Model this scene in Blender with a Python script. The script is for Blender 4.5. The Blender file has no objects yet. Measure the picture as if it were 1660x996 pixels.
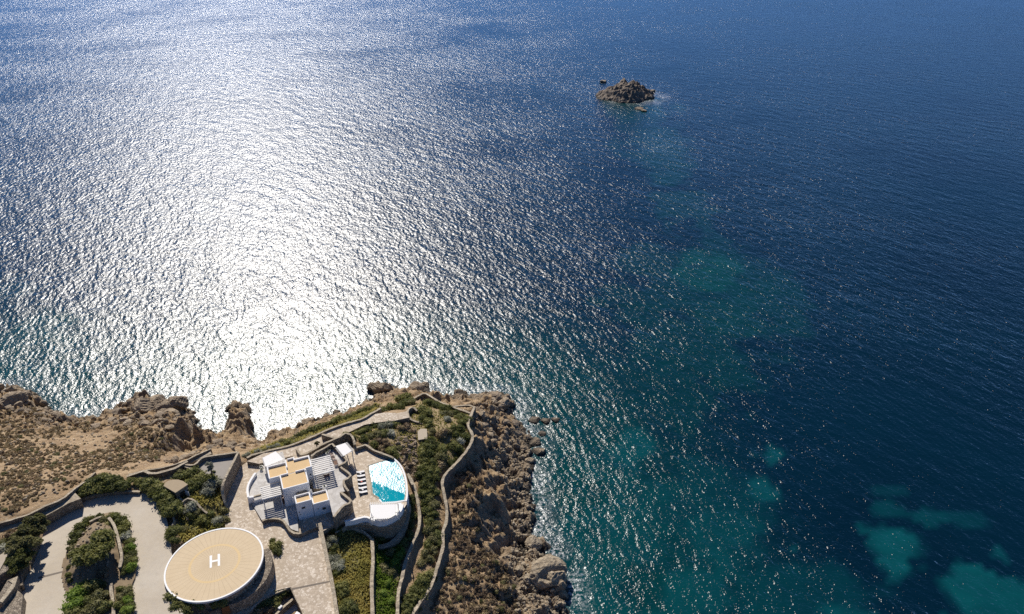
import bpy, math, random
import numpy as np
from mathutils import Vector
from mathutils.geometry import tessellate_polygon

sc = bpy.context.scene
# ------------------------------------------------------------------ camera
F, PT, CAM_H = 1195.0, math.radians(29.3), 146.0       # focal length in pixels of a 1660-wide frame, pitch, height above the sea
cam = bpy.data.cameras.new('camera'); cam_o = bpy.data.objects.new('camera', cam)
sc.collection.objects.link(cam_o); sc.camera = cam_o
cam.sensor_width = 36.0; cam.lens = F / 1660 * 36
cam.clip_start = 1.0; cam.clip_end = 60000
cam_o.location = (0, 0, CAM_H); cam_o.rotation_euler = (math.pi / 2 - PT, 0, 0)
# ------------------------------------------------------------------ sky and sun
SUN_AZ, SUN_EL = math.radians(-21.5), math.radians(40)   # azimuth from +Y towards +X
w = bpy.data.worlds.new('World'); sc.world = w; w.use_nodes = True
nt = w.node_tree; bg = nt.nodes['Background']; sky = nt.nodes.new('ShaderNodeTexSky')
sky.sky_type = 'NISHITA'; sky.sun_disc = False
sky.sun_elevation = SUN_EL; sky.sun_rotation = SUN_AZ
sky.air_density = 1.0; sky.dust_density = 0.0; sky.ozone_density = 10.0; sky.altitude = 5000
nt.links.new(sky.outputs[0], bg.inputs[0]); bg.inputs[1].default_value = 0.084
sun = bpy.data.lights.new('sun', 'SUN'); sun.energy = 4.5; sun.angle = math.radians(0.5); sun.color = (1.0, 0.945, 0.865)
sun_o = bpy.data.objects.new('sun', sun); sc.collection.objects.link(sun_o)
sd = Vector((math.sin(SUN_AZ) * math.cos(SUN_EL), math.cos(SUN_AZ) * math.cos(SUN_EL), math.sin(SUN_EL)))
sun_o.rotation_euler = sd.to_track_quat('Z', 'Y').to_euler()
sc.view_settings.view_transform = 'Standard'; sc.view_settings.look = 'None'
sc.view_settings.exposure = 0.35; sc.view_settings.gamma = 1.0
sc.render.engine = 'CYCLES'
sc.cycles.use_denoising = False
sc.cycles.max_bounces = 5; sc.cycles.diffuse_bounces = 3; sc.cycles.glossy_bounces = 2
sc.cycles.caustics_reflective = False; sc.cycles.caustics_refractive = False
rng = np.random.default_rng(7); random.seed(7)
S_, C_ = math.sin(PT), math.cos(PT)

# ------------------------------------------------------------------ helpers
def P(px, py, z=0.0):
    """point of the place at height z, surveyed from the photograph"""
    u = (px - 830) / F; v = (py - 498) / F; D = S_ + v * C_; h = CAM_H - z
    return np.array([h * u / D, h * (C_ - v * S_) / D, z])
def PL(px, py, pl):
    """point on the plane z = a + b x + c y"""
    z = 18.0
    for _ in range(25):
        q = P(px, py, z); z = pl[0] + pl[1] * q[0] + pl[2] * q[1]
    return P(px, py, z)
def plane3(*pts):
    q = np.array([P(*p) for p in pts])
    return np.linalg.solve(np.c_[np.ones(3), q[:, 0], q[:, 1]], q[:, 2])
COL = sc.collection
def tag(o, label=None, cat=None, group=None, kind=None):
    if label: o['label'] = label
    if cat: o['category'] = cat
    if group: o['group'] = group
    if kind or cat: o['kind'] = kind or 'thing'
    return o
def empty(name, loc=(0, 0, 0), rz=0.0, parent=None):
    o = bpy.data.objects.new(name, None); COL.objects.link(o)
    o.location = loc; o.rotation_euler = (0, 0, rz); o.empty_display_size = 0.5
    if parent: o.parent = parent
    return o
def link(name, me, mat=None, parent=None):
    o = bpy.data.objects.new(name, me); COL.objects.link(o)
    if mat is not None and not me.materials:
        for m in (mat if isinstance(mat, (list, tuple)) else [mat]): me.materials.append(m)
    if parent: o.parent = parent
    return o
def np_mesh(name, V, Q, smooth=False):
    V = np.asarray(V, np.float32); Q = np.asarray(Q, np.int32); k = Q.shape[1]
    me = bpy.data.meshes.new(name)
    me.vertices.add(len(V)); me.vertices.foreach_set('co', V.ravel())
    me.loops.add(Q.size); me.loops.foreach_set('vertex_index', Q.ravel())
    me.polygons.add(len(Q)); me.polygons.foreach_set('loop_start', np.arange(len(Q), dtype=np.int32) * k)
    me.polygons.foreach_set('loop_total', np.full(len(Q), k, np.int32))
    if smooth: me.polygons.foreach_set('use_smooth', np.ones(len(Q), bool))
    me.update(calc_edges=True); me.validate()
    return me
class MB:
    """collects simple solids into one mesh"""
    def __init__(s): s.v = []; s.f = []; s.m = []
    def add(s, V, Fc, m=0):
        b = len(s.v); s.v += [tuple(map(float, p)) for p in V]; s.f += [tuple(b + i for i in f) for f in Fc]; s.m += [m] * len(Fc)
        return s
    def box(s, x0, x1, y0, y1, z0, z1, m=0):
        return s.add([(x, y, z) for z in (z0, z1) for y in (y0, y1) for x in (x0, x1)],
                     [(0, 2, 3, 1), (4, 5, 7, 6), (0, 1, 5, 4), (2, 6, 7, 3), (0, 4, 6, 2), (1, 3, 7, 5)], m)
    def obox(s, a, b, wd, z0, z1, m=0):
        a = np.array(a[:2], float); b = np.array(b[:2], float); d = (b - a) / np.linalg.norm(b - a); n = np.array([-d[1], d[0]]) * wd / 2
        return s.prism([a - n, b - n, b + n, a + n], z1, z0, m)
    def cyl(s, x, y, r, z0, z1, n=10, m=0, r1=None):
        r1 = r if r1 is None else r1; V = []
        for z, rr in ((z0, r), (z1, r1)):
            V += [(x + rr * math.cos(2 * math.pi * k / n), y + rr * math.sin(2 * math.pi * k / n), z) for k in range(n)]
        return s.add(V, [(k, (k + 1) % n, n + (k + 1) % n, n + k) for k in range(n)] + [tuple(range(n))[::-1], tuple(range(n, 2 * n))], m)
    def tube(s, a, b, r0, r1, n=6, m=0):
        a = Vector(a); b = Vector(b); d = (b - a).normalized(); x = d.orthogonal().normalized(); y = d.cross(x); V = []
        for p, r in ((a, r0), (b, r1)):
            V += [tuple(p + x * r * math.cos(2 * math.pi * k / n) + y * r * math.sin(2 * math.pi * k / n)) for k in range(n)]
        return s.add(V, [(k, (k + 1) % n, n + (k + 1) % n, n + k) for k in range(n)] + [tuple(range(n))[::-1], tuple(range(n, 2 * n))], m)
    def prism(s, poly, ztop, zbot, m=0, mside=None):
        poly = [np.array(p, float) for p in poly]
        A = sum(poly[i][0] * poly[(i + 1) % len(poly)][1] - poly[(i + 1) % len(poly)][0] * poly[i][1] for i in range(len(poly)))
        if A < 0: poly = poly[::-1]
        n = len(poly)
        zt = [(p[2] if len(p) > 2 and ztop is None else ztop) for p in poly]
        zb = [(zbot if ztop is not None else t - zbot) for t in zt]
        top = [(p[0], p[1], z) for p, z in zip(poly, zt)]; bot = [(p[0], p[1], z) for p, z in zip(poly, zb)]
        tr = tessellate_polygon([[Vector((p[0], p[1], 0)) for p in poly]])
        tf = []
        for a, b, c in tr:
            ar = (poly[b][0] - poly[a][0]) * (poly[c][1] - poly[a][1]) - (poly[c][0] - poly[a][0]) * (poly[b][1] - poly[a][1])
            tf.append((a, b, c) if ar > 0 else (a, c, b))
        s.add(top, tf, m)
        s.add(bot, [f[::-1] for f in tf], m if mside is None else mside)
        s.add(top + bot, [(i, n + i, n + (i + 1) % n, (i + 1) % n) for i in range(n)], m if mside is None else mside)
        return s
    def mesh(s, name):
        me = bpy.data.meshes.new(name); me.from_pydata(s.v, [], s.f)
        if any(s.m): me.polygons.foreach_set('material_index', np.array(s.m, np.int32))
        me.update(); return me
    def build(s, name, mat, parent=None): return link(name, s.mesh(name), mat, parent)
def smooth_line(pts, step=0.9):
    """Catmull-Rom through the points, resampled"""
    pts = [np.array(p, float) for p in pts]
    if len(pts) == 2:
        n = max(2, int(np.linalg.norm(pts[1] - pts[0]) / step) + 1)
        return [pts[0] + (pts[1] - pts[0]) * t for t in np.linspace(0, 1, n)]
    out = []
    for i in range(len(pts) - 1):
        p0 = pts[max(i - 1, 0)]; p1 = pts[i]; p2 = pts[i + 1]; p3 = pts[min(i + 2, len(pts) - 1)]
        n = max(1, int(np.linalg.norm(p2 - p1) / step))
        for t in np.arange(n) / n:
            out.append(0.5 * ((2 * p1) + (p2 - p0) * t + (2 * p0 - 5 * p1 + 4 * p2 - p3) * t * t + (3 * p1 - p0 - 3 * p2 + p3) * t ** 3))
    out.append(pts[-1]); return out
# fractal value noise in numpy
_tab = rng.random((256, 256)).astype(np.float32)
def vnoise(x, y):
    xi = np.floor(x).astype(int); yi = np.floor(y).astype(int); fx = x - xi; fy = y - yi
    fx = fx * fx * (3 - 2 * fx); fy = fy * fy * (3 - 2 * fy)
    g = lambda a, b: _tab[a & 255, b & 255]
    return (g(xi, yi) * (1 - fx) + g(xi + 1, yi) * fx) * (1 - fy) + (g(xi, yi + 1) * (1 - fx) + g(xi + 1, yi + 1) * fx) * fy
def fbm(x, y, o=4, ridge=False):
    t = 0.0; a = 1.0; n = 0.0
    for k in range(o):
        v = vnoise(x * 2 ** k + 17.3 * k, y * 2 ** k - 9.1 * k)
        if ridge: v = 1 - np.abs(2 * v - 1)
        t = t + a * v; n += a; a *= 0.5
    return t / n
def blocks(x, y, size, seed):
    """broken rock: a random level for each jittered cell"""
    r = np.random.default_rng(seed); jx, jy, lv = r.random((3, 128, 128)); tx, ty = r.normal(size=(2, 128, 128)) * .35; u = x / size; v = y / size * 1.25; ui = np.floor(u).astype(int); vi = np.floor(v).astype(int)
    best = np.full(np.shape(x), 1e9); out = np.zeros(np.shape(x))
    for dx in (-1, 0, 1):
        for dy in (-1, 0, 1):
            a, b = (ui + dx) & 127, (vi + dy) & 127; px_ = ui + dx + jx[a, b]; py_ = vi + dy + jy[a, b]; d = np.hypot(u - px_, v - py_); m = d < best
            best = np.where(m, d, best); out = np.where(m, lv[a, b] - .5 + tx[a, b] * (u - px_) + ty[a, b] * (v - py_) - .25 * d, out)
    return out
def sstep(a, b, x):
    t = np.clip((x - a) / (b - a), 0, 1); return t * t * (3 - 2 * t)
def inside(poly, x, y):
    r = np.zeros(np.shape(x), bool); n = len(poly)
    for i in range(n):
        x0, y0 = poly[i][:2]; x1, y1 = poly[(i + 1) % n][:2]
        if y0 == y1: continue
        r ^= ((y0 > y) != (y1 > y)) & (x < (x1 - x0) * (y - y0) / (y1 - y0) + x0)
    return r
def pdist(line, x, y, closed=False):
    d = np.full(np.shape(x), 1e9); n = len(line)
    for i in range(n if closed else n - 1):
        a = np.array(line[i][:2]); b = np.array(line[(i + 1) % n][:2]); ab = b - a
        t = np.clip(((x - a[0]) * ab[0] + (y - a[1]) * ab[1]) / max(ab @ ab, 1e-9), 0, 1)
        d = np.minimum(d, np.hypot(x - a[0] - t * ab[0], y - a[1] - t * ab[1]))
    return d

# ------------------------------------------------------------------ materials
def mat(name):
    m = bpy.data.materials.new(name); m.use_nodes = True
    t = m.node_tree; b = t.nodes['Principled BSDF']
    return m, t, b
def N(t, typ, **k):
    n = t.nodes.new('ShaderNode' + typ)
    for a, v in k.items():
        if a.startswith('i_'):
            key = a[2:]; n.inputs[int(key) if key.isdigit() else key.replace('_', ' ')].default_value = v
        else: setattr(n, a, v)
    return n
def mixc(t, f, a, b, mode='MIX'):
    m = N(t, 'Mix', data_type='RGBA', blend_type=mode)
    for i, v in ((0, f), (6, a), (7, b)):
        if hasattr(v, 'is_output'): t.links.new(v, m.inputs[i])
        elif i == 0: m.inputs[0].default_value = v
        else: m.inputs[i].default_value = (*v, 1) if len(v) == 3 else v
    return m.outputs[2]
def math_(t, op, a, b=0.0, c=None, clamp=False):
    m = N(t, 'Math', operation=op, use_clamp=clamp)
    for i, v in ((0, a), (1, b), (2, c)):
        if v is None: continue
        if hasattr(v, 'is_output'): t.links.new(v, m.inputs[i])
        else: m.inputs[i].default_value = v
    return m.outputs[0]
def ramp(t, f, stops):
    r = N(t, 'ValToRGB'); e = r.color_ramp.elements
    while len(e) < len(stops): e.new(0.5)
    for k, (p, c) in zip(e, stops): k.position = p; k.color = (*c, 1) if len(c) == 3 else c
    t.links.new(f, r.inputs[0]); return r.outputs[0]
def noise(t, scale, detail=3, rough=0.55, vec=None, out='Fac'):
    n = N(t, 'TexNoise'); n.inputs['Scale'].default_value = scale; n.inputs['Detail'].default_value = detail; n.inputs['Roughness'].default_value = rough
    if vec is None: vec = N(t, 'NewGeometry').outputs['Position']
    t.links.new(vec, n.inputs['Vector']); return n.outputs[out]
def bump(t, b, h, strength=0.5, dist=0.1):
    n = N(t, 'Bump'); n.inputs['Strength'].default_value = strength; n.inputs['Distance'].default_value = dist
    t.links.new(h, n.inputs['Height']); t.links.new(n.outputs[0], b.inputs['Normal'])
def stones(name, c0, c1, c2, joint, scale, jw=0.06, rough=0.85, bs=0.6, flat=False):
    """irregular laid stones with joints"""
    m, t, b = mat(name); pos = N(t, 'NewGeometry').outputs['Position']
    v1 = N(t, 'TexVoronoi', feature='F1'); v2 = N(t, 'TexVoronoi', feature='DISTANCE_TO_EDGE')
    for v in (v1, v2): v.inputs['Scale'].default_value = scale; t.links.new(pos, v.inputs['Vector'])
    sep = N(t, 'SeparateColor'); t.links.new(v1.outputs['Color'], sep.inputs[0])
    col = ramp(t, sep.outputs[0], [(0.0, c0), (0.5, c1), (1.0, c2)])
    big = noise(t, 0.12, 4, 0.6, pos)
    col = mixc(t, math_(t, 'MULTIPLY', math_(t, 'SUBTRACT', big, 0.35, clamp=True), 1.3, clamp=True), col, tuple(x * 0.72 for x in c1))
    e = math_(t, 'LESS_THAN', v2.outputs['Distance'], jw)
    col = mixc(t, e, col, joint)
    t.links.new(col, b.inputs['Base Color']); b.inputs['Roughness'].default_value = rough
    hgt = math_(t, 'ADD', math_(t, 'MINIMUM', math_(t, 'MULTIPLY', v2.outputs['Distance'], 3.0), 0.5), math_(t, 'MULTIPLY', sep.outputs[1], 0.5 if not flat else 0.15))
    bump(t, b, hgt, bs, 0.15 if not flat else 0.04)
    return m
M = {}
M['wall'] = stones('dry_stone', (.13, .10, .07), (.27, .215, .15), (.40, .33, .245), (.09, .07, .05), 2.6, 0.05)
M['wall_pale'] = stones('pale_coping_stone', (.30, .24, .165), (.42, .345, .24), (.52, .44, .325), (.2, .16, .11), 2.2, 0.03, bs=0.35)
M['paving'] = stones('crazy_paving', (.42, .335, .24), (.54, .44, .325), (.76, .66, .535), (.38, .30, .215), 1.9, 0.045, bs=0.25, flat=True)
M['terrace'] = stones('grey_flagstones', (.43, .40, .36), (.52, .49, .45), (.62, .59, .55), (.45, .42, .385), 1.3, 0.03, bs=0.15, flat=True)
def concrete():
    m, t, b = mat('brushed_concrete'); pos = N(t, 'NewGeometry').outputs['Position']
    big = noise(t, 0.08, 5, 0.6, pos); mid = noise(t, 0.7, 5, 0.65, pos); fine = noise(t, 5.0, 4, 0.75, pos)
    col = ramp(t, big, [(0.3, (.43, .36, .265)), (0.5, (.49, .42, .325)), (0.72, (.54, .48, .39))])
    col = mixc(t, math_(t, 'MULTIPLY', math_(t, 'SUBTRACT', mid, 0.45, clamp=True), 1.6, clamp=True), col, (.39, .34, .275))
    col = mixc(t, math_(t, 'MULTIPLY', math_(t, 'SUBTRACT', fine, 0.5, clamp=True), 2.0, clamp=True), col, (.60, .56, .49))
    t.links.new(col, b.inputs['Base Color']); b.inputs['Roughness'].default_value = .9; bump(t, b, fine, .35, .08); return m
M['road'] = concrete()
def plain(name, c, rough=.7, var=.12, scale=1.2, metal=0, bs=.1):
    m, t, b = mat(name); n = noise(t, scale, 5, .65)
    col = mixc(t, n, tuple(x * (1 - var) for x in c), tuple(min(1, x * (1 + var)) for x in c))
    t.links.new(col, b.inputs['Base Color']); b.inputs['Roughness'].default_value = rough; b.inputs['Metallic'].default_value = metal
    if bs: bump(t, b, noise(t, scale * 8, 3), bs, .03)
    return m
M['white'] = plain('white_plaster', (.80, .785, .76), .85, .05, 0.9)
M['roof'] = plain('ochre_roof_screed', (.62, .435, .225), .9, .09, 0.7)
M['cloth'] = plain('white_shade_cloth', (.80, .775, .74), .9, .04, 1.5)
M['timber'] = plain('whitewashed_timber', (.72, .69, .64), .8, .08, 2.0)
M['brown'] = plain('dark_red_timber', (.12, .05, .03), .6, .25, 4)
M['black'] = plain('charcoal_wicker', (.022, .018, .016), .7, .2, 6)
M['dark'] = plain('dark_opening', (.012, .012, .013), .6, .2, 3)
M['glass'] = plain('teal_window_glass', (.01, .035, .045), .1, .1, 3, bs=0)
M['red'] = plain('coral_towel', (.62, .16, .12), .9, .08, 4)
M['rust'] = plain('rusty_door', (.22, .085, .025), .8, .3, 3)
M['paint'] = plain('white_marking_paint', (.80, .785, .75), .7, .05, 2)
M['bark'] = plain('bark', (.11, .075, .05), .9, .3, 3)
M['rail'] = plain('grey_render', (.30, .27, .235), .9, .15, .8)
def foliage(name, cols, scale=0.55, rough=.75, trans=.35):
    cols = [tuple(x * 2.15 for x in c) for c in cols]
    m, t, b = mat(name); pos = N(t, 'NewGeometry').outputs['Position']
    oi = N(t, 'ObjectInfo').outputs['Random']
    n = noise(t, scale, 2, .5, pos); f = noise(t, 6.0, 2, .6, pos)
    v = math_(t, 'ADD', math_(t, 'MULTIPLY', n, .7), math_(t, 'ADD', math_(t, 'MULTIPLY', f, .35), math_(t, 'MULTIPLY', math_(t, 'SUBTRACT', oi, .5), .35)))
    col = ramp(t, v, [(0.25 + 0.5 * i / (len(cols) - 1), c) for i, c in enumerate(cols)])
    t.links.new(col, b.inputs['Base Color']); b.inputs['Roughness'].default_value = rough
    b.inputs['Specular IOR Level'].default_value = .25
    tr = N(t, 'BsdfTranslucent'); t.links.new(mixc(t, .5, col, (.10, .11, .02), 'ADD') if trans > .3 else col, tr.inputs['Color'])
    mx = N(t, 'MixShader'); mx.inputs[0].default_value = trans; t.links.new(b.outputs[0], mx.inputs[1]); t.links.new(tr.outputs[0], mx.inputs[2]); t.links.new(mx.outputs[0], t.nodes['Material Output'].inputs[0])
    return m
M['green'] = foliage('evergreen_leaves', [(.028, .032, .011), (.066, .070, .022), (.135, .128, .045)])
M['bright'] = foliage('fresh_green_leaves', [(.05, .075, .015), (.085, .125, .02), (.13, .16, .035)])
M['silver'] = foliage('silver_grey_leaves', [(.085, .085, .062), (.15, .15, .115), (.26, .255, .21)])
M['scrub'] = foliage('dry_thorny_scrub', [(.060, .043, .028), (.11, .078, .048), (.15, .115, .06), (.20, .145, .085)], .35, trans=.2)
M['olive'] = foliage('olive_scrub', [(.045, .045, .02), (.085, .08, .035), (.13, .115, .055)], .4)
M['grassy'] = foliage('long_dry_grass', [(.07, .075, .018), (.15, .135, .04), (.27, .22, .085)], .16)
def rockmat(name, c0, c1, c2, wet=True, sc_=0.35):
    m, t, b = mat(name); g = N(t, 'NewGeometry'); pos = g.outputs['Position']
    n = noise(t, sc_, 6, .65, pos); f = noise(t, 2.5, 5, .7, pos)
    col = ramp(t, n, [(.3, c0), (.5, c1), (.7, c2)])
    col = mixc(t, math_(t, 'MULTIPLY', math_(t, 'SUBTRACT', f, .5, clamp=True), 2.2, clamp=True), col, tuple(x * .45 for x in c0))
    if wet:
        sp = N(t, 'SeparateXYZ'); t.links.new(pos, sp.inputs[0])
        wz = math_(t, 'ADD', sp.outputs[2], math_(t, 'MULTIPLY', math_(t, 'SUBTRACT', n, .5), 1.6))
        mr = N(t, 'MapRange'); t.links.new(wz, mr.inputs[0]); mr.inputs[1].default_value = .25; mr.inputs[2].default_value = 1.1; mr.inputs[3].default_value = 1; mr.inputs[4].default_value = 0
        col = mixc(t, mr.outputs[0], col, (.035, .028, .02))
    t.links.new(col, b.inputs['Base Color']); b.inputs['Roughness'].default_value = .85
    bump(t, b, math_(t, 'ADD', n, math_(t, 'MULTIPLY', f, .35)), .9, .9); return m
M['rock'] = rockmat('coastal_granite', (.14, .10, .065), (.30, .225, .145), (.44, .345, .23))
M['darkrock'] = rockmat('dark_islet_rock', (.075, .056, .042), (.165, .125, .092), (.32, .245, .175))
M['palerock'] = rockmat('pale_granite', (.18, .14, .095), (.36, .285, .19), (.53, .44, .315), sc_=.8)

# ------------------------------------------------------------------ the shoreline (surveyed at sea level)
SHORE_PX = [(-700, 560), (-300, 590), (-120, 618), (-40, 634), (0, 630), (22, 627), (45, 632), (62, 640), (72, 652), (92, 664), (104, 672), (130, 679), (148, 676), (162, 675),
    (182, 667), (196, 654), (212, 645), (232, 641), (252, 645), (262, 655), (274, 655), (284, 645), (297, 649), (300, 664), (312, 674), (322, 690), (326, 708),
    (334, 716), (350, 709), (364, 704), (368, 690), (368, 662), (378, 656), (402, 656), (408, 668), (410, 700), (414, 722), (440, 706), (470, 694), (490, 686), (512, 681),
    (532, 678), (548, 669), (565, 666), (582, 655), (600, 648), (612, 641), (600, 634), (597, 627), (612, 621), (635, 624), (650, 631), (662, 628), (682, 621), (694, 626), (706, 637),
    (722, 642), (748, 634), (775, 640), (797, 635), (822, 641), (834, 656), (830, 670), (838, 686), (852, 690), (862, 706), (868, 722), (860, 740), (866, 756), (860, 772), (862, 792), (868, 820),
    (866, 846), (872, 872), (884, 880), (890, 896), (906, 914), (917, 934), (921, 960), (920, 1000), (926, 1060), (930, 1300), (400, 2400), (-900, 1500)]
SHORE = [P(a, b, 0)[:2] for a, b in SHORE_PX]

# ------------------------------------------------------------------ platforms (flat built ground) as polygons
def polyP(pts, z): return [P(a, b, z) for a, b in pts]
PLATS = []                                              # (polygon xyz, plane) that the terrain must stay under
def plat(name, pts, z, mats, depth=5.0, kind='structure', **kw):
    poly = [PL(a, b, z) for a, b in pts] if not np.isscalar(z) else polyP(pts, z)
    pl = np.array([z, 0, 0]) if np.isscalar(z) else z
    PLATS.append((poly, pl))
    o = MB().prism(poly, None, depth, 0, 1).build(name, mats)
    tag(o, kind=kind, **kw); return o
ROAD_Z = 21.3
road = plat('road', [(-60, 1120), (10, 996), (30, 960), (52, 920), (66, 885), (71, 857), (88, 838), (106, 820), (130, 809), (163, 801), (188, 798), (227, 798), (246, 806), (262, 818), (268, 832),
    (272, 850), (275, 872), (279, 900), (282, 940), (290, 975), (300, 1000), (305, 1120)], ROAD_Z, [M['road'], M['wall']], 4)
CY = plane3((395, 750, 19.4), (545, 990, 17.0), (380, 830, 18.6))
court_y = plat('courtyard', [(388, 758), (405, 746), (430, 738), (500, 735), (540, 790), (545, 850), (522, 862), (550, 1000), (560, 1120), (505, 1120), (497, 1010), (487, 985), (478, 966), (472, 952),
    (450, 957), (432, 967), (412, 984), (400, 1000), (380, 1040), (330, 1040), (340, 990), (345, 940), (372, 900), (366, 860), (362, 826), (366, 800)], CY, [M['paving'], M['wall']], 4)
NP = plane3((480, 728, 19.4), (655, 672, 16.8), (540, 690, 18.6))
npath = plat('path', [(400, 748), (430, 734), (471, 722), (534, 696), (560, 687), (587, 679.5), (605, 672), (625, 669), (645, 670), (660, 667), (664, 677), (640, 682), (612, 685), (590, 689), (580, 694), (553, 707), (530, 717), (508, 729), (490, 736), (450, 745), (420, 752)], NP, [M['paving'], M['wall']], 4)
DECK_Z = 18.0
deck = plat('pool_deck', [(556, 730), (574, 725), (592, 722), (607, 731), (622, 736.5), (638, 743), (648, 754), (656, 768), (660, 785), (661, 802), (659, 818), (651, 830), (640, 838), (628, 843.5), (614, 845), (601, 842), (590, 839), (560, 845), (545, 850), (530, 830), (535, 780)], DECK_Z, [M['paving'], M['wall']], 7)
court = plat('court', [(296, 756), (314, 755), (328, 744), (351, 739), (385, 735), (364, 776), (340, 780), (316, 770)], 22.0, [M['rail'], M['wall']], 5)

# ------------------------------------------------------------------ terrain
CTRL = [(0, 660, 4), (0, 700, 11), (0, 760, 18), (0, 825, 24.3), (60, 680, 7), (60, 740, 16), (60, 800, 23.3), (120, 700, 8), (120, 750, 17), (130, 768, 21.2), (180, 700, 8), (180, 740, 16), (185, 758, 19.5),
    (220, 670, 5), (220, 700, 10), (220, 740, 17), (255, 680, 9), (260, 710, 13), (262, 738, 15), (235, 752, 19.2), (20, 640, 3.5), (30, 650, 5), (215, 655, 4.5), (240, 650, 5), (290, 652, 4.5),
    (280, 672, 10), (298, 680, 11.5), (314, 690, 11), (276, 700, 13), (270, 722, 12), (288, 738, 8), (302, 739, 4.5), (318, 730, 2.0), (330, 721, 1.0), (300, 748, 16), (340, 722, 7), (356, 714, 6), (350, 724, 13), (366, 722, 13),
    (374, 664, 5), (388, 664, 6.5), (402, 665, 5), (374, 690, 6), (390, 690, 9), (403, 690, 5.5), (385, 714, 11.5), (398, 716, 10), (408, 712, 3),
    (262, 756, 21), (293, 749, 21), (342, 726, 20), (375, 727, 18), (396, 738, 18.4), (420, 728, 17), (430, 718, 13), (470, 706, 8), (470, 714, 14), (500, 695, 9), (500, 706, 16), (540, 683, 8), (540, 690, 15), (580, 669, 8), (600, 660, 8), (622, 648, 6),
    (610, 629, 2.2), (630, 629, 2.5), (650, 637, 4), (680, 629, 2.5), (640, 652, 9.5), (660, 650, 10.5), (690, 648, 10.5), (710, 660, 12), (740, 668, 12), (752, 690, 12.8), (700, 690, 14), (720, 720, 13.5), (690, 720, 14.5), (640, 690, 16), (600, 700, 17.3), (570, 706, 18), (640, 720, 15.8), (625, 730, 16.5),
    (665, 740, 14.5), (655, 760, 14.2), (680, 780, 13), (700, 760, 13), (690, 820, 11.5), (700, 860, 11), (690, 900, 10.5), (680, 940, 10.5), (660, 985, 10.5), (665, 790, 13.5), (665, 830, 12.5), (660, 860, 12.3),
    (545, 866, 16), (560, 860, 15.7), (570, 900, 15.2), (575, 950, 15), (580, 996, 14.8), (540, 900, 15.8), (555, 960, 15.4), (590, 856, 15), (620, 866, 13.3), (620, 900, 13), (630, 950, 12.6), (625, 996, 12.5), (640, 870, 12.8),
    (715, 645, 3), (735, 652, 5), (760, 652, 5), (775, 665, 7), (785, 690, 7), (780, 715, 7.5), (768, 738, 8), (750, 765, 8.5), (735, 790, 9.5), (745, 840, 9.5), (735, 880, 9), (728, 930, 8.5), (712, 970, 8.5),
    (800, 645, 3), (805, 660, 5), (800, 680, 6.5), (825, 700, 2.2), (798, 700, 4), (800, 725, 6), (815, 735, 2.4), (838, 740, 1.8), (800, 757, 4), (818, 785, 3), (845, 780, 1.6), (785, 775, 8), (770, 810, 10.2), (790, 804, 10), (812, 804, 8.6), (768, 840, 9.2), (772, 868, 7.6), (784, 876, 4.6), (797, 886, 3.4),
    (822, 822, 2.2), (826, 850, 2.2), (826, 880, 2.2), (815, 895, 2.8), (845, 850, 1.2), (852, 900, 1.4), (800, 910, 6), (832, 930, 2.6), (862, 920, 2), (780, 955, 6.5), (815, 950, 5.2), (828, 968, 2.8), (850, 970, 2), (885, 965, 1.6), (760, 996, 7), (820, 996, 4), (860, 996, 2),
    (290, 830, 20.3), (320, 800, 21.3), (350, 800, 20.8), (340, 840, 19.6), (300, 790, 21.5), (240, 785, 21.6), (190, 775, 22.4), (150, 785, 22.6), (115, 806, 23.2), (366, 835, 18.4), (440, 985, 14.4), (460, 975, 14.4), (475, 990, 14.2), (20, 880, 23), (10, 930, 22.5),
    (700, 1100, 9), (600, 1100, 12.5), (560, 1100, 14), (300, 1120, 19), (100, 1120, 20.5), (-100, 1000, 22), (-100, 880, 25), (-200, 780, 24), (-200, 700, 14), (-350, 680, 14), (-350, 800, 26), (-300, 1000, 26)]
# walls: pixel line with the height of the top; ground left / right of the walking direction
def W3(pts): return [P(*p) for p in pts]
L_WALL3 = W3([(769, 659, 11.2), (764.5, 671, 12.6), (758.5, 688, 13.6), (766, 707, 13.6), (759.5, 726, 13.4), (742, 748, 13.2), (724, 766.6, 13.0), (717, 781, 12.6), (720, 801, 12.2), (724, 823, 11.9), (723.5, 845, 11.6), (718, 862, 11.5), (718, 886, 11.2), (709, 918, 11.0), (699, 949.5, 11.0), (683, 973, 11.0), (668, 998, 11.0), (650, 1040, 11.0)])
L_WALL2 = W3([(661, 768, 14.6), (671, 788, 14.3), (677, 812, 13.8), (680, 835, 13.2), (679, 855, 13.0), (672, 873, 12.9), (662.5, 897.5, 12.8), (656.5, 915, 12.8), (652, 935, 12.8), (646, 960, 12.8), (644, 998, 12.8), (642, 1040, 12.8)])
L_WALL1 = W3([(603, 874, 15.6), (604.5, 908, 15.5), (602.5, 944, 15.4), (604, 1000, 15.3), (606, 1050, 15.2)])
L_NWALL = W3([(670, 646, 11.3), (681, 640.5, 11.4), (690, 638, 11.5), (710, 650, 12.2), (734, 659.5, 12.4), (748, 665, 12.6), (762.5, 669.5, 12.7)])
CT = [P(*p) for p in CTRL]
def side_ctrl(line, zl, zr, off=1.1, step=5.0):
    out = []
    L = smooth_line(line, step)
    for i in range(len(L)):
        d = L[min(i + 1, len(L) - 1)] - L[max(i - 1, 0)]; d = d[:2] / np.linalg.norm(d[:2]); n = np.array([-d[1], d[0]])
        out.append(np.array([*(L[i][:2] + n * off), L[i][2] + zl])); out.append(np.array([*(L[i][:2] - n * off), L[i][2] + zr]))
    return out
CT += side_ctrl(L_WALL3, -3.0, -0.7) + side_ctrl(L_WALL2, -2.2, -0.5) + side_ctrl(L_WALL1, -2.6, -0.45) + side_ctrl(L_NWALL, -1.8, -0.6)
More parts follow.
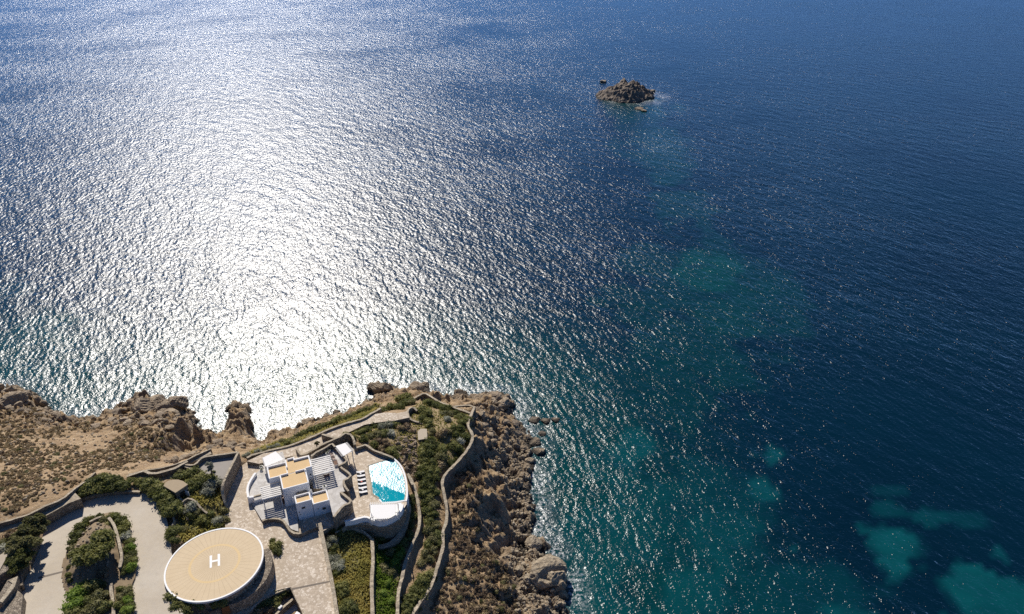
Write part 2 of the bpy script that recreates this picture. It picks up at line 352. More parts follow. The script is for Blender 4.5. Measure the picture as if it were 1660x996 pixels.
for i in range(len(SHORE)):
    a, b = np.array(SHORE[i]), np.array(SHORE[(i + 1) % len(SHORE)])
    if np.linalg.norm(b - a) < 40: CT += [np.array([*a, .1]), np.array([*((a + b) / 2), .1])]
CT = np.array(CT)
GX0, GX1, GY0, GY1, GS = -300.0, 28.0, 15.0, 222.0, 0.45
gx = np.arange(GX0, GX1, GS); gy = np.arange(GY0, GY1, GS); XX, YY = np.meshgrid(gx, gy)
def rbf(ct, x, y):
    A = np.hypot(ct[:, None, 0] - ct[None, :, 0], ct[:, None, 1] - ct[None, :, 1]); n = len(ct)
    K = np.zeros((n + 3, n + 3)); K[:n, :n] = A - np.eye(n) * 0.15; Pm = np.c_[np.ones(n), ct[:, :2]]; K[:n, n:] = Pm; K[n:, :n] = Pm.T
    sol = np.linalg.solve(K, np.r_[ct[:, 2], 0, 0, 0]); out = np.zeros(x.shape)
    for i in range(n): out += sol[i] * np.hypot(x - ct[i, 0], y - ct[i, 1])
    return out + sol[n] + sol[n + 1] * x + sol[n + 2] * y
def blur_(a, n=5):
    for _ in range(n): a = (a + np.roll(a, 1, 0) + np.roll(a, -1, 0) + np.roll(a, 1, 1) + np.roll(a, -1, 1)) / 5
    return a
T0 = rbf(CT, XX, YY)
land = inside(SHORE, XX, YY); ds = pdist(SHORE, XX, YY, True); ds = np.where(land, ds, -ds)
gyx, gxx = np.gradient(T0, GS); slope = np.hypot(gxx, gyx)
steep = sstep(.45, 1.1, slope)
wild = sstep(30, 4, ds)
far_left = sstep(-50, -75, XX)                          # the open hillside
rough = np.clip(.12 + .9 * steep * sstep(2.0, 6, 12 - T0 + 2) + .75 * wild + .25 * far_left, 0, 1.3)
garden = inside([P(*p) for p in [(640, 660, 14), (690, 645, 12), (760, 668, 12), (762, 725, 13), (718, 780, 12), (720, 880, 11), (660, 1010, 11), (540, 1010, 15), (520, 845, 16), (640, 850, 13)]], XX, YY)
cliff = inside([P(*p) for p in [(765, 660, 8), (800, 640, 2), (835, 655, 1), (840, 700, 1), (830, 800, 2), (828, 880, 2), (800, 900, 4), (762, 850, 9), (745, 770, 8), (768, 730, 8)]], XX, YY)
rough = np.where(cliff, 1.25, rough); rough = np.where(garden, .12, blur_(rough))
n1 = fbm(XX / 7.0, YY / 7.0, 5, True) - .55; n2 = fbm(XX / 2.2 + 40, YY / 2.2, 4) - .5
strat = fbm((XX * .8 + YY * .6) / 2.6 + 90, (YY * .8 - XX * .6) / 9.0, 4, True) - .55       # bedded rock
T = T0 + rough * (n1 * 3.0 + n2 * 1.2 + strat * 2.2 * np.clip(wild + steep, 0, 1)) + (fbm(XX / 1.1, YY / 1.1, 3) - .5) * .25
rocky = np.clip(wild * .9 + steep * .7 + cliff * .9, 0, 1) * np.where(garden, 0, 1); rocky = blur_(rocky)
T = T + rocky * (blocks(XX, YY, 3.4, 1) * 1.9 + blocks(XX, YY, 1.6, 2) * 1.1 + blocks(XX + 3, YY, .9, 3) * .5)
T = np.where(ds > 0, np.maximum(T, -.4 + .35 * np.clip(ds, 0, 2) + (n2 * 1.2)), np.minimum(T, -.25 + .5 * ds + np.clip(n1 * 2.2 + n2 * 1.4, -1, 1.0) * sstep(-9, 0, ds)))
T = np.where(ds < -9, -6, T)
for poly, pl in PLATS:
    zp = pl[0] + pl[1] * XX + pl[2] * YY
    m = inside(poly, XX, YY) | (pdist(poly, XX, YY, True) < .35)
    T = np.where(m, np.minimum(T, zp - .45), T)
def under(poly, z): 
    global T
    m = inside(poly, XX, YY); T = np.where(m, np.minimum(T, z), T)
def ground(x, y):
    i = np.clip((x - GX0) / GS, 0, len(gx) - 2.001); j = np.clip((y - GY0) / GS, 0, len(gy) - 2.001)
    a = int(i); b = int(j); fx = i - a; fy = j - b
    return (T[b, a] * (1 - fx) + T[b, a + 1] * fx) * (1 - fy) + (T[b + 1, a] * (1 - fx) + T[b + 1, a + 1] * fx) * fy
def hit(px, py, off=0.0):
    """first ground point met by the sight line of that pixel"""
    for z in np.arange(30, -.5, -.25):
        q = P(px, py, z)
        if ground(q[0], q[1]) + off >= z: return q
    return P(px, py, 0)

# terrain mesh: keep the land and a fringe of sea bed
def grid_mesh(name, X, Y, Z, keep):
    ny, nx = X.shape; idx = np.arange(nx * ny).reshape(ny, nx)
    Q = np.stack([idx[:-1, :-1], idx[:-1, 1:], idx[1:, 1:], idx[1:, :-1]], -1).reshape(-1, 4)
    kq = (keep[:-1, :-1] | keep[1:, 1:]).reshape(-1); Q = Q[kq]
    used = np.zeros(nx * ny, bool); used[Q.ravel()] = True; rm = np.cumsum(used) - 1
    V = np.c_[X.ravel(), Y.ravel(), Z.ravel()][used]
    return np_mesh(name, V, rm[Q], False), used
# the hollows under houses and pool are cut below
HOUSE_A = math.radians(22.5); HO = P(480.3, 817, 23.6)
hx = np.array([math.cos(HOUSE_A), math.sin(HOUSE_A)]); hy = np.array([-hx[1], hx[0]])
def HL(x, y, z=0.0): q = HO[:2] + hx * x + hy * y; return np.array([q[0], q[1], z])
under([HL(-8, -2), HL(12, -2), HL(17, 22), HL(-7, 21)], 17.0)
POOL_PX = [(597.6, 756), (632, 744.8), (640, 748), (648, 758), (653.5, 771.6), (656.5, 785), (657, 800), (655, 811), (640, 813.5), (620, 815), (614, 808.5), (606.7, 804.5), (604, 801), (602, 782), (598.5, 766)]
HELI = P(348, 913, 22.0); HR = 9.95
m = np.hypot(XX - HELI[0], YY - HELI[1]) < HR; T = np.where(m, np.minimum(T, 20.5), T)
grassy_poly = [[P(*p) for p in q] for q in ([(528, 850, 16), (600, 862, 15), (602, 1010, 15), (550, 1010, 16)], [(610, 880, 13), (655, 855, 12.5), (650, 920, 12.5), (642, 1010, 12.5), (610, 1010, 12.5)],
    [(300, 770, 21.5), (366, 780, 21), (372, 850, 18.5), (300, 880, 20), (285, 860, 21)], [(400, 740, 18), (440, 715, 15), (620, 655, 8), (600, 672, 15), (440, 728, 18)])]
gmask = np.zeros(XX.shape)
for q in grassy_poly: gmask = np.maximum(gmask, inside(q, XX, YY) * 1.0)
straw_poly = [P(*p) for p in [(560, 705, 18), (640, 680, 16), (690, 642, 11), (765, 668, 12.5), (762, 728, 13), (720, 765, 13), (640, 740, 15), (610, 725, 17)]]
straw = inside(straw_poly, XX, YY) * 1.0
def blur(a, n=2):
    for _ in range(n): a = (a + np.roll(a, 1, 0) + np.roll(a, -1, 0) + np.roll(a, 1, 1) + np.roll(a, -1, 1)) / 5
    return a
gmask, straw = blur(gmask, 4), blur(straw, 6)
tme, used = grid_mesh('terrain', XX, YY, T, ds > -10)
for nm, arr in (('grass', gmask), ('straw', straw)):
    at = tme.attributes.new(nm, 'FLOAT', 'POINT'); at.data.foreach_set('value', arr.ravel()[used].astype(np.float32))
def terrain_mat():
    m, t, b = mat('rocky_hillside'); g = N(t, 'NewGeometry'); pos = g.outputs['Position']
    n = noise(t, .22, 6, .65, pos); f = noise(t, 1.6, 6, .7, pos); s = noise(t, .9, 3, .6, pos)
    soil = ramp(t, n, [(.3, (.24, .15, .075)), (.5, (.37, .25, .135)), (.68, (.47, .34, .195))])
    soil = mixc(t, math_(t, 'MULTIPLY', math_(t, 'SUBTRACT', f, .5, clamp=True), 2.4, clamp=True), soil, (.13, .095, .055))
    soil = mixc(t, math_(t, 'MULTIPLY', math_(t, 'SUBTRACT', s, .58, clamp=True), 5, clamp=True), soil, (.43, .35, .25))
    rk = ramp(t, f, [(.3, (.11, .08, .052)), (.5, (.27, .20, .13)), (.68, (.40, .31, .21))])
    sn = N(t, 'SeparateXYZ'); t.links.new(g.outputs['Normal'], sn.inputs[0])
    sp = N(t, 'SeparateXYZ'); t.links.new(pos, sp.inputs[0])
    st = N(t, 'MapRange'); t.links.new(math_(t, 'ADD', sn.outputs[2], math_(t, 'MULTIPLY', math_(t, 'SUBTRACT', n, .5), .5)), st.inputs[0])
    st.inputs[1].default_value = .86; st.inputs[2].default_value = .66
    lo = N(t, 'MapRange'); t.links.new(math_(t, 'ADD', sp.outputs[2], math_(t, 'MULTIPLY', n, 4.0)), lo.inputs[0]); lo.inputs[1].default_value = 6.5; lo.inputs[2].default_value = 4.0
    col = mixc(t, math_(t, 'MAXIMUM', st.outputs[0], lo.outputs[0]), soil, rk)
    a = N(t, 'Attribute', attribute_name='grass'); a2 = N(t, 'Attribute', attribute_name='straw')
    gr = ramp(t, n, [(.32, (.06, .07, .02)), (.5, (.125, .115, .04)), (.66, (.22, .175, .07))])
    stc = ramp(t, f, [(.3, (.15, .12, .055)), (.5, (.33, .25, .125)), (.7, (.43, .34, .19))])
    col = mixc(t, math_(t, 'MULTIPLY', a2.outputs['Fac'], .75), col, stc)
    col = mixc(t, a.outputs['Fac'], col, gr)
    wz = math_(t, 'ADD', sp.outputs[2], math_(t, 'MULTIPLY', math_(t, 'SUBTRACT', f, .5), 1.6))
    mr = N(t, 'MapRange'); t.links.new(wz, mr.inputs[0]); mr.inputs[1].default_value = .3; mr.inputs[2].default_value = 1.2; mr.inputs[3].default_value = 1; mr.inputs[4].default_value = 0
    col = mixc(t, mr.outputs[0], col, (.04, .032, .024))
    t.links.new(col, b.inputs['Base Color']); b.inputs['Roughness'].default_value = .92
    bump(t, b, math_(t, 'ADD', f, math_(t, 'MULTIPLY', noise(t, 6, 4, .7, pos), .4)), .8, .6); return m
terrain = link('terrain', tme, terrain_mat()); tag(terrain, kind='structure')

# ------------------------------------------------------------------ the sea
def graded(lo, hi, d, far, g=1.12):
    c = list(np.arange(lo, hi + d, d)); s = d
    while c[-1] < far[1]: s *= g; c.append(c[-1] + s)
    s = d; pre = []; x = lo
    while x > far[0]: s *= g; x -= s; pre.append(x)
    return np.array(pre[::-1] + c)
sx = graded(-210, 190, 2.0, (-30000, 30000)); sy = graded(60, 420, 2.0, (-3000, 50000)); sy = np.unique(np.r_[sy, np.arange(596, 700, 2.5)]); sy = sy[np.r_[True, np.diff(sy) > .8]]
SX, SY = np.meshgrid(sx, sy)
shal = np.zeros(SX.shape); shoal = np.zeros(SX.shape)
wx_ = (fbm(SX / 11.0, SY / 11.0, 6) - .5) * 2.0
def blob(px, py, rx, ry, amp, arr):
    c = P(px, py, 0); kx = np.linalg.norm(P(px + rx, py, 0) - c); ky = abs(P(px, py + ry, 0)[1] - c[1])
    d = np.hypot((SX - c[0]) / kx, (SY - c[1]) / ky)
    np.maximum(arr, amp * sstep(.30, .62, 1.15 - .75 * d + wx_ * (1.15 if kx < 14 else .6)) * sstep(2.2, 1.2, d), out=arr)
for q in [(1050, 722, 45, 30, .75), (1030, 700, 22, 14, .6), (1255, 750, 26, 18, .85), (1250, 800, 28, 24, .8), (1150, 880, 50, 40, .5), (1230, 860, 60, 45, .45), (1120, 960, 80, 60, .55), (1285, 890, 12, 18, .6),
          (1440, 880, 42, 26, .95), (1445, 915, 34, 26, 1.0), (1510, 840, 22, 10, .55), (1440, 830, 24, 12, .45), (1600, 950, 50, 32, .95), (1620, 900, 20, 18, .7), (1565, 840, 24, 12, .35), (1440, 795, 20, 8, .3), (1650, 1000, 80, 40, .9), (1400, 1000, 60, 22, .7), (1010, 820, 60, 110, .4), (960, 960, 90, 110, .42), (1150, 840, 150, 110, .3), (1300, 960, 140, 70, .3)]: blob(*q, shal)
for q in [(1150, 445, 55, 38, .85), (1180, 515, 70, 45, .55), (1190, 470, 50, 30, .5), (1075, 250, 32, 70, .45), (1030, 175, 60, 24, .6), (1110, 320, 40, 70, .35), (1110, 560, 110, 90, .42), (1140, 470, 150, 90, .36), (1060, 640, 110, 70, .38), (1060, 230, 60, 90, .35), (20, 560, 90, 60, .7), (10, 470, 40, 40, .3)]: blob(*q, shoal)
dsea = pdist(SHORE, SX, SY, True); dsea = np.where(inside(SHORE, SX, SY), -dsea, dsea)
near_coast = sstep(75, 3, dsea) * sstep(.25, .6, .35 + .5 * fbm(SX / 12, SY / 12, 3))
shoal = np.maximum(shoal, near_coast * .75)
ISL = P(1018, 158, 0)
dis = np.hypot((SX - ISL[0]) / 25, (SY - ISL[1] - 4) / 24)
foam = np.maximum(.85 * sstep(6.5, .0, np.abs(dsea - .6)), .9 * sstep(.5, .08, np.abs(dis - 1.02)) * (SX > ISL[0] - 18)) * sstep(.40, .66, fbm(SX / 5.0, SY / 5.0, 4) + .07)
ny, nx = SX.shape; idx = np.arange(nx * ny).reshape(ny, nx)
sme = np_mesh('sea', np.c_[SX.ravel(), SY.ravel(), np.zeros(nx * ny)], np.stack([idx[:-1, :-1], idx[:-1, 1:], idx[1:, 1:], idx[1:, :-1]], -1).reshape(-1, 4), True)
for nm, arr in (('sand', shal), ('shoal', shoal), ('foam', foam)):
    at = sme.attributes.new(nm, 'FLOAT', 'POINT'); at.data.foreach_set('value', arr.ravel().astype(np.float32))
def wave_normal(t, pos, layers, gust=None, eps=.1, tail=(1.0, 0.0)):
    """normal of a wavy surface whose height is a sum of noise layers (heading, wave size, crest size, height, seed, octaves); steep wavelets are sharpened by tail"""
    def height(off):
        v = N(t, 'VectorMath', operation='ADD'); t.links.new(pos, v.inputs[0]); v.inputs[1].default_value = (*off, 0); h = None
        for ang, lw, lc, amp, seed, det in layers:
            vr = N(t, 'VectorRotate', rotation_type='Z_AXIS'); vr.inputs['Angle'].default_value = -ang; t.links.new(v.outputs[0], vr.inputs['Vector'])
            vm = N(t, 'VectorMath', operation='MULTIPLY_ADD'); t.links.new(vr.outputs[0], vm.inputs[0]); vm.inputs[1].default_value = (1 / lw, 1 / lc, 0); vm.inputs[2].default_value = (seed, seed * 1.7, seed * .3)
            n = math_(t, 'MULTIPLY', noise(t, 1.0, det, .6, vm.outputs[0]), amp / eps)
            h = n if h is None else math_(t, 'ADD', h, n)
        return h
    h0 = height((0, 0)); sx_ = math_(t, 'SUBTRACT', h0, height((eps, 0))); sy_ = math_(t, 'SUBTRACT', h0, height((0, eps)))
    if gust is not None: sx_ = math_(t, 'MULTIPLY', sx_, gust); sy_ = math_(t, 'MULTIPLY', sy_, gust)
    if tail[1]:
        m2 = math_(t, 'ADD', math_(t, 'MULTIPLY', sx_, sx_), math_(t, 'MULTIPLY', sy_, sy_)); k = math_(t, 'MINIMUM', math_(t, 'ADD', math_(t, 'MULTIPLY', m2, tail[1]), tail[0]), 2.2)
        sx_ = math_(t, 'MULTIPLY', sx_, k); sy_ = math_(t, 'MULTIPLY', sy_, k)
    cb = N(t, 'CombineXYZ'); t.links.new(sx_, cb.inputs[0]); t.links.new(sy_, cb.inputs[1]); cb.inputs[2].default_value = 1
    vn = N(t, 'VectorMath', operation='NORMALIZE'); t.links.new(cb.outputs[0], vn.inputs[0]); return vn.outputs[0]
def water_shader(t, b, col, nrm, rough):
    """scattering body of the water under a reflecting surface"""
    t.nodes.remove(b); out = t.nodes['Material Output']
    d = N(t, 'BsdfDiffuse'); t.links.new(col, d.inputs['Color'])
    g = N(t, 'BsdfGlossy', distribution='BECKMANN'); (t.links.new(rough, g.inputs['Roughness']) if hasattr(rough, 'is_output') else setattr(g.inputs['Roughness'], 'default_value', rough)); g.inputs['Color'].default_value = (1, 1, 1, 1); t.links.new(nrm, g.inputs['Normal'])
    f = N(t, 'Fresnel'); f.inputs['IOR'].default_value = 1.333; t.links.new(nrm, f.inputs['Normal'])
    mx = N(t, 'MixShader'); t.links.new(f.outputs[0], mx.inputs[0]); t.links.new(d.outputs[0], mx.inputs[1]); t.links.new(g.outputs[0], mx.inputs[2]); t.links.new(mx.outputs[0], out.inputs[0])
def sea_mat():
    m, t, b = mat('sea_water'); pos = N(t, 'NewGeometry').outputs['Position']
    deep = ramp(t, noise(t, .012, 4, .6, pos), [(.3, (.0001, .0095, .020)), (.7, (.0002, .015, .029))])
    sa = N(t, 'Attribute', attribute_name='sand').outputs['Fac']; sh = N(t, 'Attribute', attribute_name='shoal').outputs['Fac']; fo = N(t, 'Attribute', attribute_name='foam').outputs['Fac']
    pn = noise(t, .12, 4, .6, pos)
    col = mixc(t, math_(t, 'MULTIPLY', sh, math_(t, 'ADD', pn, .35), clamp=True), deep, (.001, .050, .045))
    col = mixc(t, math_(t, 'MULTIPLY', sa, math_(t, 'ADD', pn, .4), clamp=True), col, (.002, .062, .070))
    fn = noise(t, 1.1, 5, .7, pos)
    ff = math_(t, 'MULTIPLY', fo, math_(t, 'MULTIPLY', math_(t, 'SUBTRACT', fn, .47, clamp=True), 7, clamp=True), clamp=True)
    col = mixc(t, ff, col, (.55, .56, .56))
    gust = math_(t, 'ADD', math_(t, 'MULTIPLY', noise(t, .009, 5, .62, pos), 1.5), .22)
    A = math.radians(40)
    nrm = wave_normal(t, pos, [(A, 5.5, 14.0, .42, 3.1, 0), (A - .3, 1.35, 2.7, .31, 11.7, 0), (A + .45, .62, .95, .175, 23.9, 1), (A - .9, .3, .36, .07, 41.3, 0)], gust, .065, (.80, 4.5))
    water_shader(t, b, col, nrm, .318); return m
sea = link('sea', sme, sea_mat()); tag(sea, kind='structure')

# ------------------------------------------------------------------ stone walls
def wall_mesh(line, t=.6, h=3.0, step=.8, jit=.06, closed=False, zb=None):
    L = smooth_line(line, step); n = len(L); V = []; 
    for i, p in enumerate(L):
        a = L[(i - 1) % n] if closed else L[max(i - 1, 0)]; b = L[(i + 1) % n] if closed else L[min(i + 1, n - 1)]
        d = (b - a)[:2]; d = d / max(np.linalg.norm(d), 1e-6); nn = np.array([-d[1], d[0]])
        tt = t / 2 * (1 + rng.uniform(-1, 1) * jit * 2); z = p[2] + rng.uniform(-1, 1) * jit
        bot = p[2] - h if zb is None else zb
        for s, zz, k in ((-1, bot, 1.12), (-1, z, 1), (1, z + rng.uniform(-1, 1) * jit, 1), (1, bot, 1.12)):
            q = p[:2] + nn * s * tt * k; V.append((q[0], q[1], zz))
    Fc = []
    for i in range(n if closed else n - 1):
        a, b = 4 * i, 4 * ((i + 1) % n)
        for k in range(3): Fc.append((a + k, a + k + 1, b + k + 1, b + k))
    if not closed: Fc += [(3, 2, 1, 0), tuple(4 * (n - 1) + k for k in range(4))]
    me = bpy.data.meshes.new('stone_wall'); me.from_pydata(V, [], [f[::-1] for f in Fc])
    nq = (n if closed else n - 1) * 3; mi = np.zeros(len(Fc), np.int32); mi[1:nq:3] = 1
    me.polygons.foreach_set('material_index', mi); me.update(); return me
def wall(pts, label, t=.6, h=3.0, mat_='wall', name='stone_wall', group='dry stone walls', jit=.06, raw=False, cat='wall'):
    line = pts if raw else W3(pts)
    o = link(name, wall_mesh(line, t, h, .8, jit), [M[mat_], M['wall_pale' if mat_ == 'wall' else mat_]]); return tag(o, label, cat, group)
wall(L_WALL3, 'long winding dry stone wall along the cliff edge, nearest the sea on the right', .75, 4.5, raw=True, jit=.1)
wall(L_WALL2, 'middle dry stone garden wall running down from beside the pool', .7, 3.5, raw=True, jit=.1)
wall(L_WALL1, 'straight stone retaining wall between the tall grass and the green strip', .75, 3.6, raw=True)
wall(L_NWALL, 'pale crooked stone wall across the seaward end of the headland garden', .6, 2.6, raw=True, jit=.08)
wall([(734, 659.5, 12.2), (748, 657.5, 11.4), (760, 657, 11.2), (768, 660, 11.3)], 'short stone wall closing a small triangular bed at the headland corner', .55, 2)
wall([(679, 684.5, 15.2), (668, 681, 15.6), (662, 674, 16), (660.5, 668, 16.2), (663.5, 662, 15.8), (671, 661, 15.2), (676, 666, 14.8)], 'hook shaped stone wall ending the paved path on the headland', .6, 2.4)
wall([(678, 684.5, 15), (690, 687.5, 14.4)], 'short stub of stone wall below the hook shaped wall', .6, 1.6)
wall([(400, 742, 20.4), (409, 737.5, 20.4), (440, 729.5, 20.2), (471.6, 721.5, 19.9), (505, 708.5, 19.6), (534, 695.2, 19.2), (560, 686.4, 18.8), (587, 678.4, 18.4), (604, 669, 18), (617, 662, 17.4)], 'long stone parapet on the seaward side of the paved path', .6, 4)
W1_ = [(-120, 872), (-60, 861), (0, 847.5), (25, 840.5), (50.6, 832), (72, 821), (100, 809), (120.5, 793), (138.5, 780), (154, 765.5)]
wall([(x, y, 25.2 if x < 90 else 24.9 if x < 110 else 24.5 if x < 130 else 24.0) for x, y in W1_], 'upper stone parapet between the dry hillside and the road', .5, 4)
W2_ = [(-120, 890), (-40, 874), (0, 862), (22, 857), (41, 851), (60, 844), (90, 828), (111, 816), (131, 808.5)]
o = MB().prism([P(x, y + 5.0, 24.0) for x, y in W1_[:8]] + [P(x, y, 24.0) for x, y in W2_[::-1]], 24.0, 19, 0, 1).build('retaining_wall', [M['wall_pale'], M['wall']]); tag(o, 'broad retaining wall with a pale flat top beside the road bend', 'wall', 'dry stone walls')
wall([(111, 815, 22.6), (131, 808.5, 22.3), (163, 800.5, 22.1), (188, 797, 22.1), (208, 796.5, 22.1), (227, 797, 22.0)], 'low stone kerb wall under the hedge at the top of the road loop', .6, 2)
wall([(205, 772.5, 22.6), (221, 767, 22.8), (233, 763.5, 23), (242, 767, 23), (254, 767, 23), (268, 763.5, 23.1), (283, 759, 23.2), (294, 753, 23.3), (304, 748, 23.3)], 'winding stone wall behind the little stone hut', .7, 3.2)
wall([(208, 769, 22.6), (240, 762, 22.8), (262, 758.4, 23), (293.5, 749.5, 23.1), (318, 738, 22.9), (342, 727.2, 22.6)], 'thin straight rail wall along the footpath above the gully', .35, 2.6)
tag(MB().prism([P(a, b, 22.2) for a, b in ((242, 765.5), (262, 761.5), (293.5, 752.5), (318, 741), (340, 730), (343, 736), (328, 741), (312, 750), (296, 755), (268, 763), (250, 767))], 22.2, 18).build('footpath', [M['wall_pale']]), kind='structure')
wall([(297, 752.5, 23.1), (314, 753.5, 23.1), (327.5, 742.5, 23.1), (340, 739.5, 23.1), (351, 737.8, 23.1), (386, 733.2, 23.1)], 'stone wall behind the grey paved court', .5, 3, jit=.03)
wall([(386, 733.2, 23.1), (376, 753, 23.1), (365, 774.5, 23.1)], 'tall straight side wall of the grey court above the courtyard', .55, 5.5, jit=.02)
wall([(365, 775, 23.0), (360.5, 788, 22.6), (361, 802, 21.4), (365, 815, 20.2), (370, 826, 19.0)], 'curved stone wall sweeping down from the court to the courtyard', .6, 5.0)
wall([(296, 753, 22.9), (305, 758, 22.8), (316, 763, 22.6), (320, 766, 22.5)], 'short pale stub wall at the open corner of the court', .6, 2)
wall([(292, 808, 22.4), (297, 814, 21.9), (301, 822, 21.4), (303, 832, 21), (304, 842, 20.8)], 'narrow stone wall running down from the stone hut', .45, 2)
wall([(294, 815, 22.2), (304, 808, 22.2), (317, 813, 21.9), (325, 823, 21.3), (336, 832, 20.6)], 'angled pale stone wall enclosing the silver shrub', .45, 2, 'wall_pale')
wall([(280, 835, 21.9), (282, 845, 21.6), (278, 852, 21.5)], 'short pale kerb beside the road hedge', .35, 1.2, 'wall_pale')
wall([(517.7, 846, 19.2), (524, 876, 18.8), (531, 910, 18.4), (539, 950, 18.0), (546, 996, 17.6), (552, 1040, 17.4)], 'straight wide topped wall on the right side of the courtyard', .8, 4, 'wall_pale', jit=.05)
wall([(425, 844.5, 19.4), (434, 841, 19.4), (443, 840.2, 19.4), (453, 841, 19.4), (460, 845, 19.4), (465, 852.5, 19.3), (470, 860, 19.2), (477, 864, 19.2), (484, 865, 19.2), (499, 859.5, 19.1), (514, 853, 19.1)], 'low S shaped stone wall in front of the white house', .5, 2.6)
wall([(543, 863, 17), (554, 858.5, 17.2), (562, 851, 17.4)], 'short pale garden wall at the foot of the house terrace', .5, 2.4, 'wall_pale')
wall([(562, 852, 17), (575, 857, 16.6), (588, 861, 16.2), (597, 868, 15.9), (603, 874.5, 15.6)], 'thin pale garden wall bending below the curved white wall', .45, 2.4, 'wall_pale')
wall([(574, 727, 19.0), (583, 724, 19.0), (592, 721.2, 19.0), (600, 726, 19), (607, 730.4, 19.0), (622, 736, 19.0), (638, 742.5, 18.7)], 'curved stone parapet around the upper corner of the pool deck', .55, 4)
wall([(505, 740, 22.0), (512, 733.5, 22.0), (525, 727, 22.0), (538.5, 719.3, 22.0), (543, 724.3, 22.0)], 'stone parapet behind the pergola terrace', .5, 4, jit=.03)
wall([(543, 724.3, 21.6), (550, 732.5, 21.6), (562, 746.5, 21.6), (548.5, 755, 21.6)], 'zigzag stone parapet beside the upper canopy', .5, 4.4, jit=.03)
wall([(552, 757, 21.5), (568.5, 771, 21.5), (556.8, 779, 21.5), (559.5, 789, 21.4), (565, 796, 21.3)], 'angular stone parapet above the loungers', .5, 4.4, jit=.03)
wall([(552, 797.5, 21.4), (560, 804, 21.4), (569, 812, 21.4), (566, 816, 21.4), (557.5, 819, 21.4), (549, 828, 21.3), (541, 838, 21.2)], 'curved stone parapet at the lower corner of the house terrace', .55, 4.4, jit=.03)
wall([(522, 704, 20.5), (540, 709, 20.6), (548, 709.5, 20.6), (560, 702.5, 20.6), (568, 704, 20.4), (573, 712, 20.2), (575, 721, 19.8)], 'rounded stone wall around the back of the upper canopy', .6, 3.6)
wall([(481, 727, 20.6), (488, 737, 20.6), (497, 735, 20.8), (520, 722, 20.9), (548, 709, 20.7)], 'stone retaining wall between the path and the house', .6, 3)
wall([(661, 768, 15.6), (664, 776, 15.4), (669, 786, 15.2)], 'small stub of wall beside the pool edge', .5, 2)
wall([(176, 839, 23.6), (184, 850, 23.7), (190, 868, 23.7), (194, 885, 23.6), (197, 903, 23.4), (194, 920, 23.2)], 'narrow stone wall along the right side of the planted island', .6, 3)
wall([(145, 846, 23.0), (156, 840, 23.1), (166, 837, 23.1)], 'short pale wall at the top of the planted island', .5, 1.8, 'wall_pale')
wall([(180, 946, 23), (180, 958, 22.8), (183, 975, 22.6), (184, 1000, 22.4)], 'narrow stone wall at the bottom of the planted island', .6, 2.4)
wall([(116, 884, 22.4), (117, 900, 22.5), (120, 918, 22.5), (124, 932, 22.4)], 'low pale wall on the left side of the planted island', .5, 1.4, 'wall_pale')
wall([(398, 1000, 17.3), (402, 990, 17.3), (416, 977, 17.3), (440, 963.5, 17.3), (472, 951.5, 17.25)], 'curved stone edge above the sunken yard', .5, 3.5)
wall([(472, 951.5, 17.3), (479, 966, 17.2), (488, 985, 17.1), (498, 1010, 17.0), (506, 1040, 17)], 'slanting stone edge of the courtyard beside the sunken yard', .5, 3.5)
wall([(440, 1004, 16), (455, 988, 16), (470, 975, 16), (478, 968, 16)], 'grey stone wall crossing the sunken yard', .5, 2)
# planted island in the road loop
isl_px = [(113, 1040), (112, 996), (111, 949), (109.5, 942), (109, 926), (108.5, 891), (115, 882), (117, 871), (122, 859), (131.5, 846.5), (145, 842), (157, 835), (168, 833), (175, 837), (185, 832), (196, 836), (208, 845), (212, 859), (214.6, 878), (220, 894), (221, 908), (220, 926), (219, 935), (212, 951), (216, 960), (217, 979), (217, 1040)]
bed_m = plain('stony_garden_soil', (.24, .175, .105), .95, .45, 1.6, bs=.6)
bed = MB().prism([P(a, b, 21.75) for a, b in isl_px], 21.75, 20.6).build('planting_bed', [bed_m]); tag(bed, kind='structure')
# mound inside the island
mc = P(155, 895, 22); mx, my = np.meshgrid(np.linspace(-6.5, 6.5, 40), np.linspace(-13, 13, 60))
rr = np.hypot(mx / 6.2, my / 12.5); mz = 21.72 + 1.5 * sstep(1.0, .45, rr) + .7 * (fbm(mx / 1.3 + 5, my / 1.3, 4) - .5) * sstep(1, .7, rr) - .3 * (rr > .98)
md = P(172, 840, 22) - P(150, 985, 22); ma = math.atan2(md[1], md[0]) - math.pi / 2; mca, msa = math.cos(ma), math.sin(ma)
mm, _ = grid_mesh('garden_mound', mx * mca - my * msa + mc[0], mx * msa + my * mca + mc[1], mz, rr < 1.0); tag(link('garden_mound', mm, bed_m), kind='structure')
drain_m = plain('stone_drain', (.17, .14, .11), .9, .25, 2)
for pts, z in (([(62, 935.5), (109, 924), (109, 926.5), (62, 939)], ROAD_Z + .004),):
    tag(MB().prism([P(a, b, z) for a, b in pts], z, z - .06).build('drain_channel', [drain_m]), kind='structure')
o = MB().prism([PL(a, b, CY + np.array([.004, 0, 0])) for a, b in ((472, 954), (535, 941.5), (535.5, 944), (473, 957))], None, .06).build('drain_channel', [drain_m]); tag(o, kind='structure')

